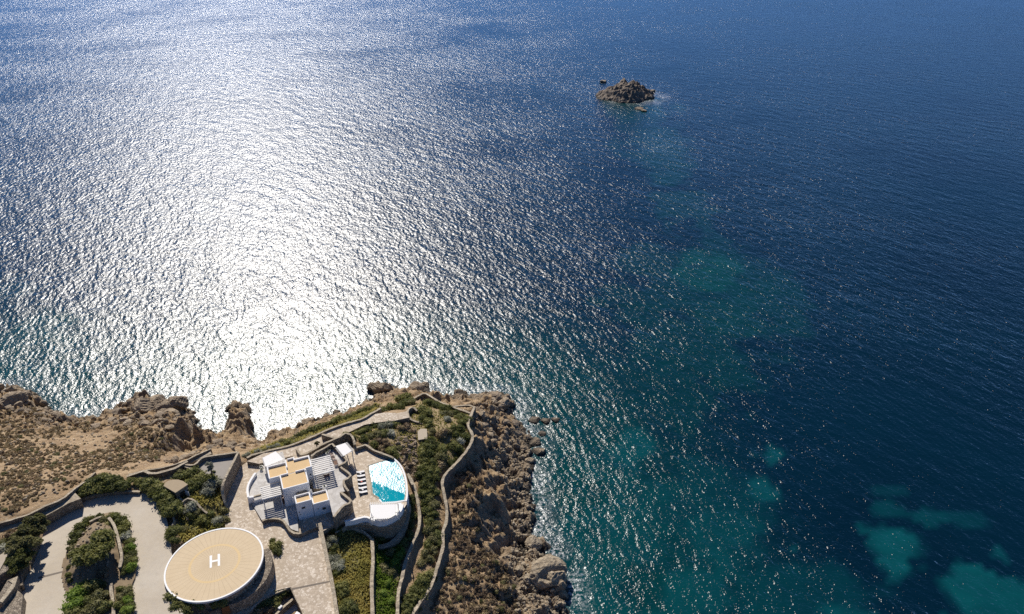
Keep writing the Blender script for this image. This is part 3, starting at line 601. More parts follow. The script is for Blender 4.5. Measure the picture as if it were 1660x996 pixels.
# ------------------------------------------------------------------ helipad
hp = tag(empty('helipad', (HELI[0], HELI[1], 17.0)), 'round raised helipad with white rim and painted letter H', 'helipad')
def ring(r0, r1, z0, z1, n=96, m=0):
    mb = MB(); V = []
    for k in range(n):
        a = 2 * math.pi * k / n; c, s = math.cos(a), math.sin(a)
        V += [(r0 * c, r0 * s, z0), (r0 * c, r0 * s, z1), (r1 * c, r1 * s, z1), (r1 * c, r1 * s, z0)]
    Fc = []
    for k in range(n):
        a, b = 4 * k, 4 * ((k + 1) % n)
        for j in range(4): Fc.append((a + j, b + j, b + (j + 1) % 4, a + (j + 1) % 4))
    return mb.add(V, [f[::-1] for f in Fc], m)
def pad_mat():
    m, t, b = mat('helipad_sand_paving'); tc = N(t, 'TexCoord').outputs['Object']
    sp = N(t, 'SeparateXYZ'); t.links.new(tc, sp.inputs[0])
    r = math_(t, 'SQRT', math_(t, 'ADD', math_(t, 'MULTIPLY', sp.outputs[0], sp.outputs[0]), math_(t, 'MULTIPLY', sp.outputs[1], sp.outputs[1])))
    an = math_(t, 'MULTIPLY', math_(t, 'ARCTAN2', sp.outputs[1], sp.outputs[0]), 48 / (2 * math.pi))
    fr = math_(t, 'ABSOLUTE', math_(t, 'SUBTRACT', math_(t, 'FRACT', math_(t, 'ADD', an, 100.0)), .5))
    ln = math_(t, 'LESS_THAN', math_(t, 'MULTIPLY', fr, math_(t, 'MULTIPLY', r, .131)), .035)
    rj = math_(t, 'LESS_THAN', math_(t, 'ABSOLUTE', math_(t, 'SUBTRACT', math_(t, 'FRACT', math_(t, 'MULTIPLY', r, .62)), .5)), .022)
    n = noise(t, .5, 5, .6); f = noise(t, 7, 3, .6)
    col = mixc(t, n, (.56, .43, .265), (.66, .525, .345))
    col = mixc(t, math_(t, 'MULTIPLY', math_(t, 'SUBTRACT', f, .5, clamp=True), 1.0, clamp=True), col, (.42, .31, .19))
    col = mixc(t, math_(t, 'MULTIPLY', math_(t, 'MAXIMUM', ln, math_(t, 'MULTIPLY', rj, .35)), .38), col, (.24, .175, .11))
    t.links.new(col, b.inputs['Base Color']); b.inputs['Roughness'].default_value = .9; bump(t, b, f, .2, .03); return m
M['pad'] = pad_mat()
MB().cyl(0, 0, HR - .32, 4.0, 5.0, 96).build('landing_surface', [M['pad']], hp)
ring(HR - .3, HR + .04, 4.6, 5.06).build('rim', [M['paint']], hp)
MB().cyl(0, 0, HR - .1, -3, 4.62, 96).build('drum', [M['wall']], hp)
ring(4.75, 5.25, 4.9, 5.004).build('circle_marking', [plain('faded_yellow_paint', (.64, .465, .235), .8, .10, 1.5)], hp)
def quadmark(name, parts):
    mb = MB()
    for q in parts: mb.prism(q, 5.008, 4.95)
    return mb.build(name, [M['paint']], hp)
def HQ(px, py): q = P(px, py, 22.0) - HELI; return q[:2]
zH = lambda x, y: HQ(250 + x / 6.386, 840 + y / 6.386)
quadmark('letter_marking', [[zH(573, 392), zH(599, 386), zH(597, 512), zH(574, 518)], [zH(656, 374), zH(681, 370), zH(682, 492), zH(658, 498)], [zH(599, 440), zH(656, 429), zH(656, 447), zH(599, 459)]])
# lower stone ramp wall hugging the pad
mb = MB(); V = []; n = 30
for k in range(n + 1):
    a = math.radians(28 - 108 * k / n); ro = HR + .15 + 1.75 * math.sin(math.pi * min(1, (k + 3) / (n * .92))) ** .6 if k < n * .9 else HR + .6
    zt = 20.9 - 17 - 1.3 * k / n
    V += [((HR - .05) * math.cos(a), (HR - .05) * math.sin(a), zt), (ro * math.cos(a), ro * math.sin(a), zt), (ro * math.cos(a) * 1.02, ro * math.sin(a) * 1.02, -3)]
mb.add(V, [(3 * k, 3 * k + 3, 3 * k + 4, 3 * k + 1) for k in range(n)] + [(3 * k + 1, 3 * k + 4, 3 * k + 5, 3 * k + 2) for k in range(n)])
mb.build('ramp_wall', [M['wall']], hp)
q = zH(800, 800); dr = np.array(q) / np.linalg.norm(q)
aa = math.radians(-62); dmb = MB(); 
a0 = np.array([math.cos(aa - .07), math.sin(aa - .07)]) * (HR + .75); a1 = np.array([math.cos(aa + .07), math.sin(aa + .07)]) * (HR + .75)
dmb.obox(a0, a1, .12, .6, 2.9); dmb.build('door', [M['rust']], hp)

# ------------------------------------------------------------------ the white villa
ZB = HO[2]
villa = tag(empty('villa', (HO[0], HO[1], 0), HOUSE_A), 'white flat roofed villa with ochre roofs and parapets beside the pool', 'house')
def block(x0, x1, y0, y1, zb, zt, par, ph=.5, pt=.3):
    """one volume: walls, ochre roof and the parapet pieces named in par as (side, from, to)"""
    wl = MB().box(x0, x1, y0, y1, zb, zt - ph).build('wall', [M['white']], villa)
    MB().box(x0 + .12, x1 - .12, y0 + .12, y1 - .12, zt - ph - .1, zt - ph + .06).build('roof', [M['roof']], wl)
    for s, a, b in par:
        if s == 'f': bx = (a, b, y0 - .004, y0 + pt)
        elif s == 'b': bx = (a, b, y1 - pt, y1 + .004)
        elif s == 'l': bx = (x0 - .004, x0 + pt, a, b)
        else: bx = (x1 - pt, x1 + .004, a, b)
        o = MB().box(*bx, zt - ph - .02, zt + (0 if s in 'bf' else .003)).build('parapet', [M['white']], wl)
        bv = o.modifiers.new('soft', 'BEVEL'); bv.width = .06; bv.segments = 2
    return wl
D1 = block(-.1, 3.45, 0, 2.85, 15.5, 23.6, [('f', -.1, 3.45), ('b', -.1, 3.45), ('l', .3, 2.55), ('r', .3, 2.55)])
D2 = block(3.55, 7.4, -.03, 3.85, 15.5, 22.1, [('f', 3.55, 7.4), ('b', 3.55, 7.4), ('l', .3, 3.55), ('r', .3, 3.55)])
Bk = block(-2.35, 3.8, 5.1, 10.5, 15.5, 24.4, [('f', -2.35, 3.8), ('l', 5.4, 10.2), ('r', 5.4, 10.2), ('b', -2.35, -.35), ('b', 1.35, 3.8)])
Ck = block(-.45, 5.35, 10.52, 15.7, 15.5, 24.4, [('b', .1, 1.85), ('l', 12.6, 15.4), ('r', 10.8, 14.9), ('f', 3.85, 5.35)])
MB().box(1.55, 1.85, 14.6, 15.4, 23.88, 24.4).build('parapet', [M['white']], Ck)
MB().box(1.86, 5.35, 14.6, 14.95, 23.88, 24.4).build('parapet', [M['white']], Ck)
Ak = block(-4.85, -.47, 10.6, 15.3, 15.5, 23.9, [('f', -4.85, -2.4), ('l', 10.9, 15.0), ('b', -4.85, -.47)], .55)
MB().box(-2.34, -.47, 10.6, 10.9, 23.3, 23.88).build('parapet', [M['white']], Ak)
MB().box(-.1, 3.5, 2.87, 5.08, 15.5, 21.9).build('link_roof', [M['white']], villa)
MB().box(.5, 3.0, 4.3, 4.95, 21.9, 22.5).build('stone_planter', [M['wall_pale']], villa)
def on_front(px, py, yl):
    d = P(px, py, 0) - np.array([0, 0, CAM_H]); o = np.array([0, 0, CAM_H]); rel = o[:2] - HO[:2]
    t = (yl - rel @ hy) / (d[:2] @ hy); q = o + d * t; return (q[:2] - HO[:2]) @ hx, q[2]
def window(px, py, yl, wd, ht, frame=True, m='glass', par=None):
    x, z = on_front(px, py, yl)
    f = MB()
    for (a, b, c, d) in ((-wd / 2 - .07, -wd / 2, -ht / 2, ht / 2), (wd / 2, wd / 2 + .07, -ht / 2, ht / 2), (-wd / 2 - .07, wd / 2 + .07, -ht / 2 - .07, -ht / 2), (-wd / 2 - .07, wd / 2 + .07, ht / 2, ht / 2 + .07)):
        f.box(x + a, x + b, yl - .05, yl + .02, z + c, z + d)
    o = f.build('window', [M['timber']], par or villa)
    MB().box(x - wd / 2, x + wd / 2, yl - .02, yl + .05, z - ht / 2, z + ht / 2).build('pane', [M[m]], o) if par is None else None
window(492, 823.3, 0, .8, .55, m='dark'); window(525.4, 824.2, -.03, .75, .7); window(515.6, 825, -.03, .22, .3, m='dark'); window(485.2, 830.5, 0, .2, .3, m='dark'); window(487, 834, 0, .2, .25, m='dark')
window(461, 806, 5.1, .2, .3, m='dark'); window(503.5, 769.5, 10.52, .3, .4, m='dark')
for x, y, zz, h_ in ((-2.0, 4.9, 23.0, .9), (-.4, 3.3, 22, .9), (3.9, 4.1, 21.9, 1.0), (3.6, 9.6, 24, .7)):
    o = MB().cyl(x, y, .22, zz - .8, zz + h_ * .5, 8).cyl(x, y, .14, zz + h_ * .5, zz + h_, 8).build('chimney_pot', [M['white']], villa)
MB().box(-2.9, -2.36, 6.4, 7.4, 18.4, 20.6).build('door', [M['brown']], villa)
# terraces of the house
tpoly = [(504, 738), (512, 733), (525, 726.5), (538.5, 719.8), (543, 725), (550, 732.8), (561.5, 746.6), (549, 755), (552, 758), (568, 771), (557, 779), (560, 789.5), (564, 796), (552, 798), (560, 804.5), (568.5, 812), (565, 816), (557, 819), (549, 828), (540.5, 838.5), (534, 815), (527, 794), (508, 792), (503, 757)]
tag(MB().prism([P(a, b, 20.6) for a, b in tpoly], 20.6, 15.5, 0, 1).build('terrace', [M['terrace'], M['wall']]), kind='structure')
tag(MB().prism([P(a, b, 19.75) for a, b in [(424, 760), (414, 768), (403.5, 785), (402, 806), (412, 812), (432, 806), (460, 800), (452, 770)]], 19.75, 17, 0, 1).build('patio', [M['terrace'], M['white']]), kind='structure')
tag(MB().prism([P(a, b, 18.9) for a, b in [(402, 808), (416, 812), (461, 800), (480, 812), (484, 862), (472, 858), (463, 846), (444, 840.5), (424, 843), (414, 826)]], 18.9, 16.5, 0, 1).build('front_yard', [M['terrace'], M['wall']]), kind='structure')
tag(MB().prism([HL(-5.3, 16.2), HL(-.5, 16.2), HL(-.2, 22.3), HL(-5.8, 21.2)], 19.6, 17, 0, 1).build('back_patio', [M['terrace'], M['wall']]), kind='structure')
wall([(414, 766.5, 20.6), (407, 777, 20.6), (402.5, 786, 20.6), (401, 795, 20.6), (402.5, 806, 20.6)], 'thick white curved parapet at the left of the villa', .5, 2.4, 'white', 'white_parapet', 'white plastered walls', .0)
wall([(402.5, 806.5, 20.5), (411, 804.8, 20.5)], 'stub of white wall with a dark end at the patio corner', .5, 2.2, 'white', 'white_parapet', 'white plastered walls', .0)
wall([(411, 804.8, 20.0), (427, 800.5, 20.0)], 'thin yellowish kerb between patio and front yard', .3, 1.2, 'wall_pale', 'patio_kerb', 'white plastered walls', .0)
wall([(559, 845, 19.0), (575, 842, 19.0), (590, 838, 19.0), (596, 838.5, 19.0), (604, 842, 19.0), (614, 845.5, 19.0), (624, 844.5, 19), (634, 840.5, 19.0), (644, 834, 19.0), (650.5, 826, 19.0), (652.5, 818, 19.0)], 'wavy white wall around the lower pool terrace', .5, 1.6, 'white', 'white_parapet', 'white plastered walls', .0)
wall([(560, 852, 17.6), (580, 849.5, 17.6), (600, 850, 17.6), (614, 853.5, 17.6), (630, 852, 17.6), (645, 842.5, 17.6), (654, 830, 17.6), (657.5, 818, 17.6)], 'tall curved stone retaining wall under the lower pool terrace', .6, 5.5, jit=.02)
wall([(613, 887, 13.6), (628, 884, 13.8), (642, 874, 14.0), (652, 860, 14.2), (657, 845, 14.6), (660, 828, 15.2), (661, 818, 15.6)], 'curved stone buttress wall sweeping round below the pool', 1.3, 3.5, jit=.03)

# ------------------------------------------------------------------ swimming pool
pool = tag(empty('swimming_pool', P(628, 785, DECK_Z)), 'curved infinity swimming pool with turquoise water and glittering ripples', 'pool')
pc = P(628, 785, DECK_Z)
pp = [P(a, b, DECK_Z)[:2] - pc[:2] for a, b in POOL_PX]
pp = [q for q in smooth_line([np.array([*q, 0]) for q in pp[:1]] + [np.array([*q, 0]) for q in pp[1:2]], 1.0)][:-1] + smooth_line([np.array([*q, 0]) for q in pp[1:8]], .8)[:-1] + smooth_line([np.array([*q, 0]) for q in pp[7:10]], .8)[:-1] + smooth_line([np.array([*q, 0]) for q in pp[9:13]], .8)[:-1] + smooth_line([np.array([*q, 0]) for q in pp[12:]], .8)
def pool_mat():
    m, t, b = mat('pool_water'); pos = N(t, 'NewGeometry').outputs['Position']; sp = N(t, 'SeparateXYZ'); t.links.new(pos, sp.inputs[0])
    A_, B_ = P(601, 779, DECK_Z), P(657, 803, DECK_Z); dx, dy = (B_ - A_)[:2]; ln = math.hypot(dx, dy)
    side = math_(t, 'ADD', math_(t, 'MULTIPLY', sp.outputs[0], -dy / ln), math_(t, 'ADD', math_(t, 'MULTIPLY', sp.outputs[1], dx / ln), (A_[0] * dy - A_[1] * dx) / ln))
    n = noise(t, .35, 3, .5, pos)
    col = mixc(t, n, (.0, .23, .30), (.005, .33, .40))
    # water stirred by the inflow on the far side, calmer near the house end
    mr = N(t, 'MapRange', interpolation_type='SMOOTHSTEP'); t.links.new(math_(t, 'ADD', side, math_(t, 'MULTIPLY', math_(t, 'SUBTRACT', n, .5), 1.0)), mr.inputs[0])
    mr.inputs[1].default_value = -.35; mr.inputs[2].default_value = .5; mr.inputs[3].default_value = .24; mr.inputs[4].default_value = .55
    nrm = wave_normal(t, pos, [(.6, 1.1, 1.6, .085, 5.0, 0), (2.1, .34, .46, .058, 9.0, 0), (1.2, .16, .2, .024, 14.0, 0)], mr.outputs[0], .04)
    rg = N(t, 'MapRange', interpolation_type='SMOOTHSTEP'); t.links.new(mr.outputs[0], rg.inputs[0]); rg.inputs[1].default_value = .24; rg.inputs[2].default_value = .55; rg.inputs[3].default_value = .17; rg.inputs[4].default_value = .285
    water_shader(t, b, col, nrm, rg.outputs[0]); return m
MB().prism(pp, .012, -.5).build('water', [pool_mat()], pool)
tile_m = plain('pool_edge_tile', (.42, .43, .41), .5, .2, 3)
mb = MB(); rim = smooth_line([P(a, b, DECK_Z) - pc for a, b in [(638, 744), (646, 751), (653, 762), (657.5, 776), (659.5, 790), (659.8, 804), (658, 813)]], .7)
link('infinity_edge', wall_mesh([q + np.array([0, 0, .1]) for q in rim], .42, 5.0, 5, 0), [M['white'], M['white']], pool)
link('coping', wall_mesh([np.array([*q[:2], .06]) for q in [P(a, b, DECK_Z) - pc for a, b in [(614, 808), (606.7, 803.8), (603, 800.5), (601, 782), (597.4, 764), (597, 756)]]], .45, .4, 5, 0), [tile_m, M['wall_pale']], pool)
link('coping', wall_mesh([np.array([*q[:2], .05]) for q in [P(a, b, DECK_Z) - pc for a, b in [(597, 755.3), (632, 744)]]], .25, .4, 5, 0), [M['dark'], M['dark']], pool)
link('coping', wall_mesh([np.array([*q[:2], .07]) for q in [P(a, b, DECK_Z) - pc for a, b in [(615, 810), (620, 816), (640, 814.5), (656, 812)]]], .4, .5, 5, 0), [M['white'], M['white']], pool)
# lower terrace beside the pool
tag(MB().prism([P(a, b, DECK_Z + .05) for a, b in [(600, 818), (622, 816.5), (651, 815), (651, 826), (644, 833), (634, 840), (624, 843.5), (614, 844.5), (605, 841.5), (600, 839)]], DECK_Z + .05, DECK_Z - .5).build('pool_terrace', [M['white']]), kind='structure')

# ------------------------------------------------------------------ pergolas
def pergola(label, loc_fn, corners, z, zb, nsl, cloth=None, posts=True, over=.35, sl_w=.12, along=0, mats=('timber',), skipbeam=False):
    """corners: a,b,c,d around; slats run from side a-d to side b-c"""
    a, b, c, d = [np.array(q[:2], float) for q in corners]
    ctr = (a + b + c + d) / 4
    e = tag(empty('pergola', (ctr[0], ctr[1], zb)), label, 'pergola', 'pergolas and canopies round the villa')
    m_ = M[mats[0]]
    for p, q in ((a, d), (b, c)):
        MB().obox(p - ctr, q - ctr, .16, z - zb - .3, z - zb - .1).build('beam', [m_], e)
    sl = None
    for k in range(nsl):
        t = (k + .5) / nsl; p = a + (d - a) * t; q = b + (c - b) * t; u = (q - p) / np.linalg.norm(q - p)
        MB().obox(p - u * over - ctr, q + u * over - ctr, sl_w, z - zb - .1, z - zb + .06).build('slat', [m_], e)
    if posts:
        for p in (a, b, c, d): MB().obox(p - ctr - np.array([.09, 0]), p - ctr + np.array([.09, 0]), .18, -.2, z - zb - .3).build('post', [m_], e)
    if cloth:
        cl = [np.array(q[:2], float) - ctr for q in cloth]; MB().prism(cl, z - zb + .10, z - zb + .07).build('shade_cloth', [M['cloth']], e)
    return e
pergola('white slatted pergola over the patio left of the villa', None, [HL(-6.9, 10.2), HL(-3.0, 10.2), HL(-3.0, 5.6), HL(-6.9, 5.6)], 22.4, 18.9, 7, over=.3, sl_w=.34)
pergola('wide slatted pergola over the dining terrace right of the villa', None, [HL(5.75, 14.7), HL(10.0, 14.7), HL(10.0, 8.2), HL(5.75, 8.2)], 23.2, 20.6, 9, over=.35, sl_w=.32)
pergola('canopy of white cloth behind the villa', None, [HL(-4.9, 17.3), HL(-.7, 17.4), HL(-.9, 21.4), HL(-5.2, 20.9)], 22.4, 19.6, 11, cloth=[HL(-5.1, 17.1), HL(-.6, 18.2), HL(-2.1, 22.1), HL(-5.4, 20.8)], over=.45, sl_w=.14)
cc = [P(544, 723.9, 21.7), P(559.6, 717.8, 21.7), P(571.7, 732, 21.7), P(557, 740, 21.7)]
cen = sum(cc) / 4
pergola('square canopy of white cloth at the corner of the pool deck', None, [cc[0] + (cen - cc[0]) * .12, cc[3] + (cen - cc[3]) * .12, cc[2] + (cen - cc[2]) * .1, cc[1] + (cen - cc[1]) * .1][:1] + [cc[1] + (cen - cc[1]) * .05, cc[2] + (cen - cc[2]) * .05, cc[3] + (cen - cc[3]) * .05], 21.7, 18.0, 10, cloth=[cc[0], cc[1] + (cen - cc[1]) * .1, cc[2] + (cen - cc[2]) * .1, cc[3]], over=.55, sl_w=.14)
lc = [P(a, b, 20.6) for a, b in ((599, 817), (645, 815.5), (646, 829), (600, 838))]
pergola('low white canopy with projecting slats on the lower pool terrace', None, [lc[3], lc[0], lc[1], lc[2]], 20.6, 18.05, 15, cloth=[P(a, b, 20.6) for a, b in ((603, 819), (640.5, 818), (640.5, 833.5), (634, 838), (626, 841), (616, 842), (607, 839.5), (603.5, 836))], posts=True, over=.5, sl_w=.16)

# ------------------------------------------------------------------ furniture
def lounger(i, x, y):
    q = HL(x, y, DECK_Z)
    names = ['topmost', 'second from the top', 'third from the top', 'fourth from the top', 'fifth from the top', 'lowest']
    e = tag(empty('sun_lounger', q, HOUSE_A - .06), f'white cushioned sun lounger by the pool, {names[i]} of the row', 'sun lounger', 'sun loungers beside the pool')
    f = MB().box(-1.05, 1.05, -.34, .34, .2, .34)
    f.build('frame', [M['black']], e)
    for sx_ in (-.95, .95):
        for sy_ in (-.28, .28): MB().box(sx_ - .05, sx_ + .05, sy_ - .05, sy_ + .05, 0, .2).build('leg', [M['black']], e)
    MB().box(-.35, 1.0, -.31, .31, .345, .46).build('mattress', [M['cloth']], e)
    MB().add([(-1.0, -.31, .62), (-.36, -.31, .345), (-.36, .31, .345), (-1.0, .31, .62), (-1.0, -.31, .75), (-.36, -.31, .46), (-.36, .31, .46), (-1.0, .31, .75)],
             [(0, 1, 2, 3)[::-1], (4, 5, 6, 7), (0, 1, 5, 4), (1, 2, 6, 5), (2, 3, 7, 6), (3, 0, 4, 7)]).build('backrest', [M['cloth']], e)
for i in range(6): lounger(i, 16.75 - .19 * i, 10.9 - 1.47 * i)
for i, (k, mt, lb) in enumerate(((0, 'cloth', 'small side table with a white towel between the top two loungers'), (2, 'red', 'small side table with a coral red towel between the middle loungers'), (4, 'cloth', 'small side table with a white towel between the lowest two loungers'))):
    q = HL(16.7 - .19 * (k + .5), 10.9 - 1.47 * (k + .5), DECK_Z); e = tag(empty('side_table', q, HOUSE_A), lb, 'side table', 'side tables between the loungers')
    MB().cyl(0, 0, .28, .40, .45, 14).build('table_top', [M['black']], e); MB().cyl(0, 0, .05, 0, .4, 8).cyl(0, 0, .2, 0, .03, 12).build('leg', [M['black']], e)
    MB().cyl(0, 0, .26, .45, .58, 9, r1=.2).build('towel', [M[mt]], e)
def chair(x, y, z, rz, label, group, m='brown', big=False):
    s = 1.45 if big else 1.0; q = HL(x, y, z); e = tag(empty('armchair' if big else 'dining_chair', q, HOUSE_A + rz), label, 'chair', group)
    MB().box(-.27 * s, .27 * s, -.25 * s, .27 * s, .36, .48).build('seat', [M[m]], e); MB().box(-.27 * s, .27 * s, -.31 * s, -.25 * s, .36, .95).build('backrest', [M[m]], e)
    for a in (-.23, .23):
        for b in (-.21, .23): MB().box(a * s - .03, a * s + .03, b * s - .03, b * s + .03, 0, .36).build('leg', [M[m]], e)
    if big:
        for a in (-.36, .36): MB().box(a * s - .07, a * s + .07, -.3 * s, .27 * s, 0, .62).build('armrest', [M[m]], e)
e = tag(empty('dining_table', HL(8.4, 10.9, 20.6), HOUSE_A), 'square dining table under the wide pergola', 'table')
MB().box(-.7, .7, -.55, .55, .70, .76).build('table_top', [M['timber']], e)
for a in (-.6, .6):
    for b in (-.45, .45): MB().box(a - .05, a + .05, b - .05, b + .05, 0, .7).build('leg', [M['brown']], e)
for (a, b, r, lb) in ((-.35, -.95, 0, 'dark red dining chair at the near left of the pergola table'), (.35, -.95, 0, 'dark red dining chair at the near right of the pergola table'), (-.35, .95, math.pi, 'dark red dining chair at the far left of the pergola table'), (.35, .95, math.pi, 'dark red dining chair at the far right of the pergola table')):
    chair(8.4 + a, 10.9 + b, 20.6, r, lb, 'dining chairs round the pergola table')
chair(11.0, 16.9, 20.6, -1.57, 'brown armchair nearest the stone parapet behind the terrace', 'armchairs on the terrace', 'brown', True)
chair(11.15, 15.4, 20.6, -1.57, 'brown armchair between the parapet armchair and the sofa', 'armchairs on the terrace', 'brown', True)
e = tag(empty('sofa', HL(11.2, 13.6, 20.6), HOUSE_A - 1.57), 'long brown outdoor sofa on the open terrace', 'sofa')
MB().box(-.95, .95, -.35, .45, .05, .42).build('seat', [M['brown']], e); MB().box(-.95, .95, .45, .6, .05, .85).build('backrest', [M['brown']], e)
for a in (-1.02, .96): MB().box(a, a + .06, -.35, .6, .05, .6).build('armrest', [M['timber']], e)
MB().box(-.9, .9, -.3, .42, .43, .5).build('cushion', [plain('brown_cushion', (.16, .09, .06), .9, .2, 4)], e)
def pot(x, y, z, s, label):
    e = tag(empty('flower_pot', HL(x, y, z)), label, 'flower pot', 'potted plants on the terraces')
    MB().cyl(0, 0, .26 * s, 0, .55 * s, 10, r1=.36 * s).build('pot', [M['white']], e); return e
POTS = [pot(10.0, 18.0, 20.6, 1.2, 'white pot with a silver plant in the terrace corner'), pot(10.6, 18.9, 20.6, 1.2, 'white pot with a silver plant against the terrace parapet'), pot(-6.2, 20.6, 19.4, 1.3, 'white pot with a pale plant at the left of the cloth canopy'), pot(-6.3, 19.4, 19.4, 1.2, 'white pot with a pale plant in front of the cloth canopy'), pot(7.2, 5.9, 20.6, 1.4, 'white pot with a pale plant beside the lower roof')]

# ------------------------------------------------------------------ the stone hut, the gatehouse, the sunken yard
hut = tag(empty('stone_hut', P(286, 798, 21.2)), 'small round backed stone hut with an earth coloured roof', 'hut'); hc = P(286, 798, 21.2)
rf = [P(a, b, 24.0) for a, b in ((265, 788), (268, 783), (273, 780), (281, 778), (289, 778), (297, 780.5), (304.6, 786), (284.4, 799.4))]
wallp = [q + (sum(rf) / len(rf) - q) * .05 for q in rf]
MB().prism([q[:2] - hc[:2] for q in wallp], 2.75, -2.5).build('wall', [M['wall']], hut)
r_ = MB().prism([q[:2] - hc[:2] for q in rf], 2.86, 2.65).build('roof', [plain('earth_roof', (.36, .28, .18), .95, .15, 1.5)], hut)
f0, f1 = (wallp[7] - hc)[:2], (wallp[6] - hc)[:2]; fd = (f1 - f0) / np.linalg.norm(f1 - f0); fn_ = np.array([fd[1], -fd[0]])
MB().obox(f0 + fd * .9 + fn_ * .02, f0 + fd * 2.1 + fn_ * .02, .12, -.5, 1.9).build('doorway', [M['dark']], hut)
MB().obox(f0 + fd * 2.2 + fn_ * .05, f0 + fd * 2.35 + fn_ * 1.3, .12, -.5, 1.8).build('door', [M['timber']], hut)
gh = tag(empty('stone_gatehouse', P(20, 960, 21.3)), 'rough stone building with an arched gateway at the lower left', 'building'); gc = P(20, 960, 21.3)
def gq(a, b, z): q = P(a, b, z) - gc; return q
MB().prism([gq(a, b, 25)[:2] for a, b in ((-30, 915), (0, 902), (16, 890), (24, 896), (24, 908), (12, 925), (-30, 950))], 3.7, -2).build('wall', [M['wall']], gh)
MB().prism([gq(a, b, 24.6)[:2] for a, b in ((12, 941), (29, 934), (24, 952), (3, 979), (-8, 976))], 3.3, -2).build('wall', [M['wall']], gh)
MB().prism([gq(a, b, 24.75)[:2] for a, b in ((13, 941), (29, 934.5), (24, 951), (4, 977), (-1, 975), (20, 946))], 3.47, 3.2).build('coping', [M['wall_pale']], gh)
MB().prism([gq(a, b, 24.0)[:2] for a, b in ((24, 952), (36, 962), (30, 1010), (-20, 1010), (3, 979))], 2.2, -2).build('wall', [M['wall']], gh)
MB().prism([gq(a, b, 22.6)[:2] for a, b in ((22, 908), (30, 905), (38, 950), (28, 952))], 1.6, -2).build('wall', [M['wall']], gh)
MB().prism([gq(a, b, 25.05)[:2] for a, b in ((-30, 914), (0, 901), (16, 889.5), (15, 897), (0, 925), (-30, 938))], 3.9, 3.6).build('roof', [plain('pale_stony_roof', (.42, .35, .265), .95, .2, 2.0, bs=.4)], gh)
tag(MB().prism([P(a, b, 14.5) for a, b in ((402, 1000), (420, 980), (445, 965), (474, 954), (490, 990), (500, 1060), (390, 1060))], 14.5, 12).build('sunken_yard', [M['terrace']]), kind='structure')
e = tag(empty('white_annex', P(484, 1002, 14.5)), 'corner of a white flat building in the sunken yard', 'building'); ac = P(484, 1002, 14.5)
MB().prism([(P(a, b, 17.6) - ac)[:2] for a, b in ((476, 998), (481, 991), (486, 994), (491, 1004), (486, 1030), (470, 1030))], 3.1, -.5).build('wall', [M['white']], e)
MB().prism([(P(a, b, 17.6) - ac)[:2] for a, b in ((478, 999), (481.5, 993), (485, 995), (489, 1004), (485, 1027), (472, 1027))], 3.2, 3.0).build('roof', [M['white']], e)
tag(MB().obox(P(452, 988, 16)[:2], P(457, 983, 16)[:2], .5, 14.5, 16.3).build('white_box', [M['white']]), 'small white box on the grey wall of the sunken yard', 'box')
# flat stone platform on the headland
tag(MB().prism([P(a, b, 15.6) for a, b in ((677, 700), (682, 695), (692, 695.5), (693, 711), (678, 713.5))], 15.6, 12.5, 0, 1).build('stone_platform', [plain('pale_stone_slab', (.42, .35, .26), .9, .15, 1.5), M['wall']]), 'small flat stone platform among the headland shrubs', 'platform')

# ------------------------------------------------------------------ vegetation
def unit(n): v = rng.normal(size=(n, 3)); return v / np.linalg.norm(v, axis=1)[:, None]
def leafy(n, leaf, lumps=7, squash=.75, core=True, spread=.55, spiky=0.0):
    """a bush of unit radius: leaf quads spread over several lobes, with a twiggy inside; base at z = 0"""
    cs = unit(lumps) * rng.uniform(.25, spread, (lumps, 1)); cs[:, 2] = np.abs(cs[:, 2]) * squash * .9 + .18; rs = rng.uniform(.34, .55, lumps)
    k = rng.integers(0, lumps, n); d = unit(n); d[:, 2] = np.where(d[:, 2] < -.35, -d[:, 2], d[:, 2])
    rad = rs[k][:, None] * rng.uniform(.72, 1.12 + spiky, (n, 1))
    p = cs[k] + d * rad * np.array([1, 1, squash]); p[:, 2] = np.maximum(p[:, 2], .01)
    nrm = d * .7 + unit(n) * .8; nrm /= np.linalg.norm(nrm, axis=1)[:, None]
    a = np.cross(nrm, unit(n)); a /= np.linalg.norm(a, axis=1)[:, None] + 1e-9; b = np.cross(nrm, a)
    s = leaf * rng.uniform(.6, 1.35, (n, 1)); a, b = a * s, b * s * .62
    V = np.stack([p - a, p - b, p + a, p + b], 1).reshape(-1, 3); Q = np.arange(4 * n).reshape(-1, 4)
    if core:
        for c, r in zip(cs, rs):
            th = np.linspace(0, 2 * np.pi, 9)[:-1]; rings = [(-.8, .55), (-.2, .85), (.45, .75), (.8, .35)]; base = len(V)
            R = np.array([[c[0] + .82 * r * w * math.cos(t), c[1] + .82 * r * w * math.sin(t), max(0, c[2] + .82 * r * h * squash)] for h, w in rings for t in th])
            V = np.r_[V, R]; q = []
            for i in range(3):
                for j in range(8): q.append((base + i * 8 + j, base + i * 8 + (j + 1) % 8, base + (i + 1) * 8 + (j + 1) % 8, base + (i + 1) * 8 + j))
            q += [(base + 24, base + 25, base + 26, base + 27), (base + 24, base + 27, base + 28, base + 31), (base + 28, base + 29, base + 30, base + 31)]
            Q = np.r_[Q, np.array(q)]
    return V, Q
def proto(name, mats, k, **kw):
    out = []
    for i in range(k):
        V, Q = leafy(**kw); out.append((V, Q))
    res = {}
    for mname in mats:
        res[mname] = []
        for V, Q in out:
            me = np_mesh(name, V, Q); me.materials.append(M[mname]); res[mname].append(me)
    return res
SH = proto('shrub', ['green', 'silver', 'olive', 'bright', 'scrub'], 5, n=520, leaf=.085)
CU = proto('scrub_cushion', ['scrub', 'olive', 'silver'], 4, n=150, leaf=.12, lumps=4, squash=.6, spread=.4)
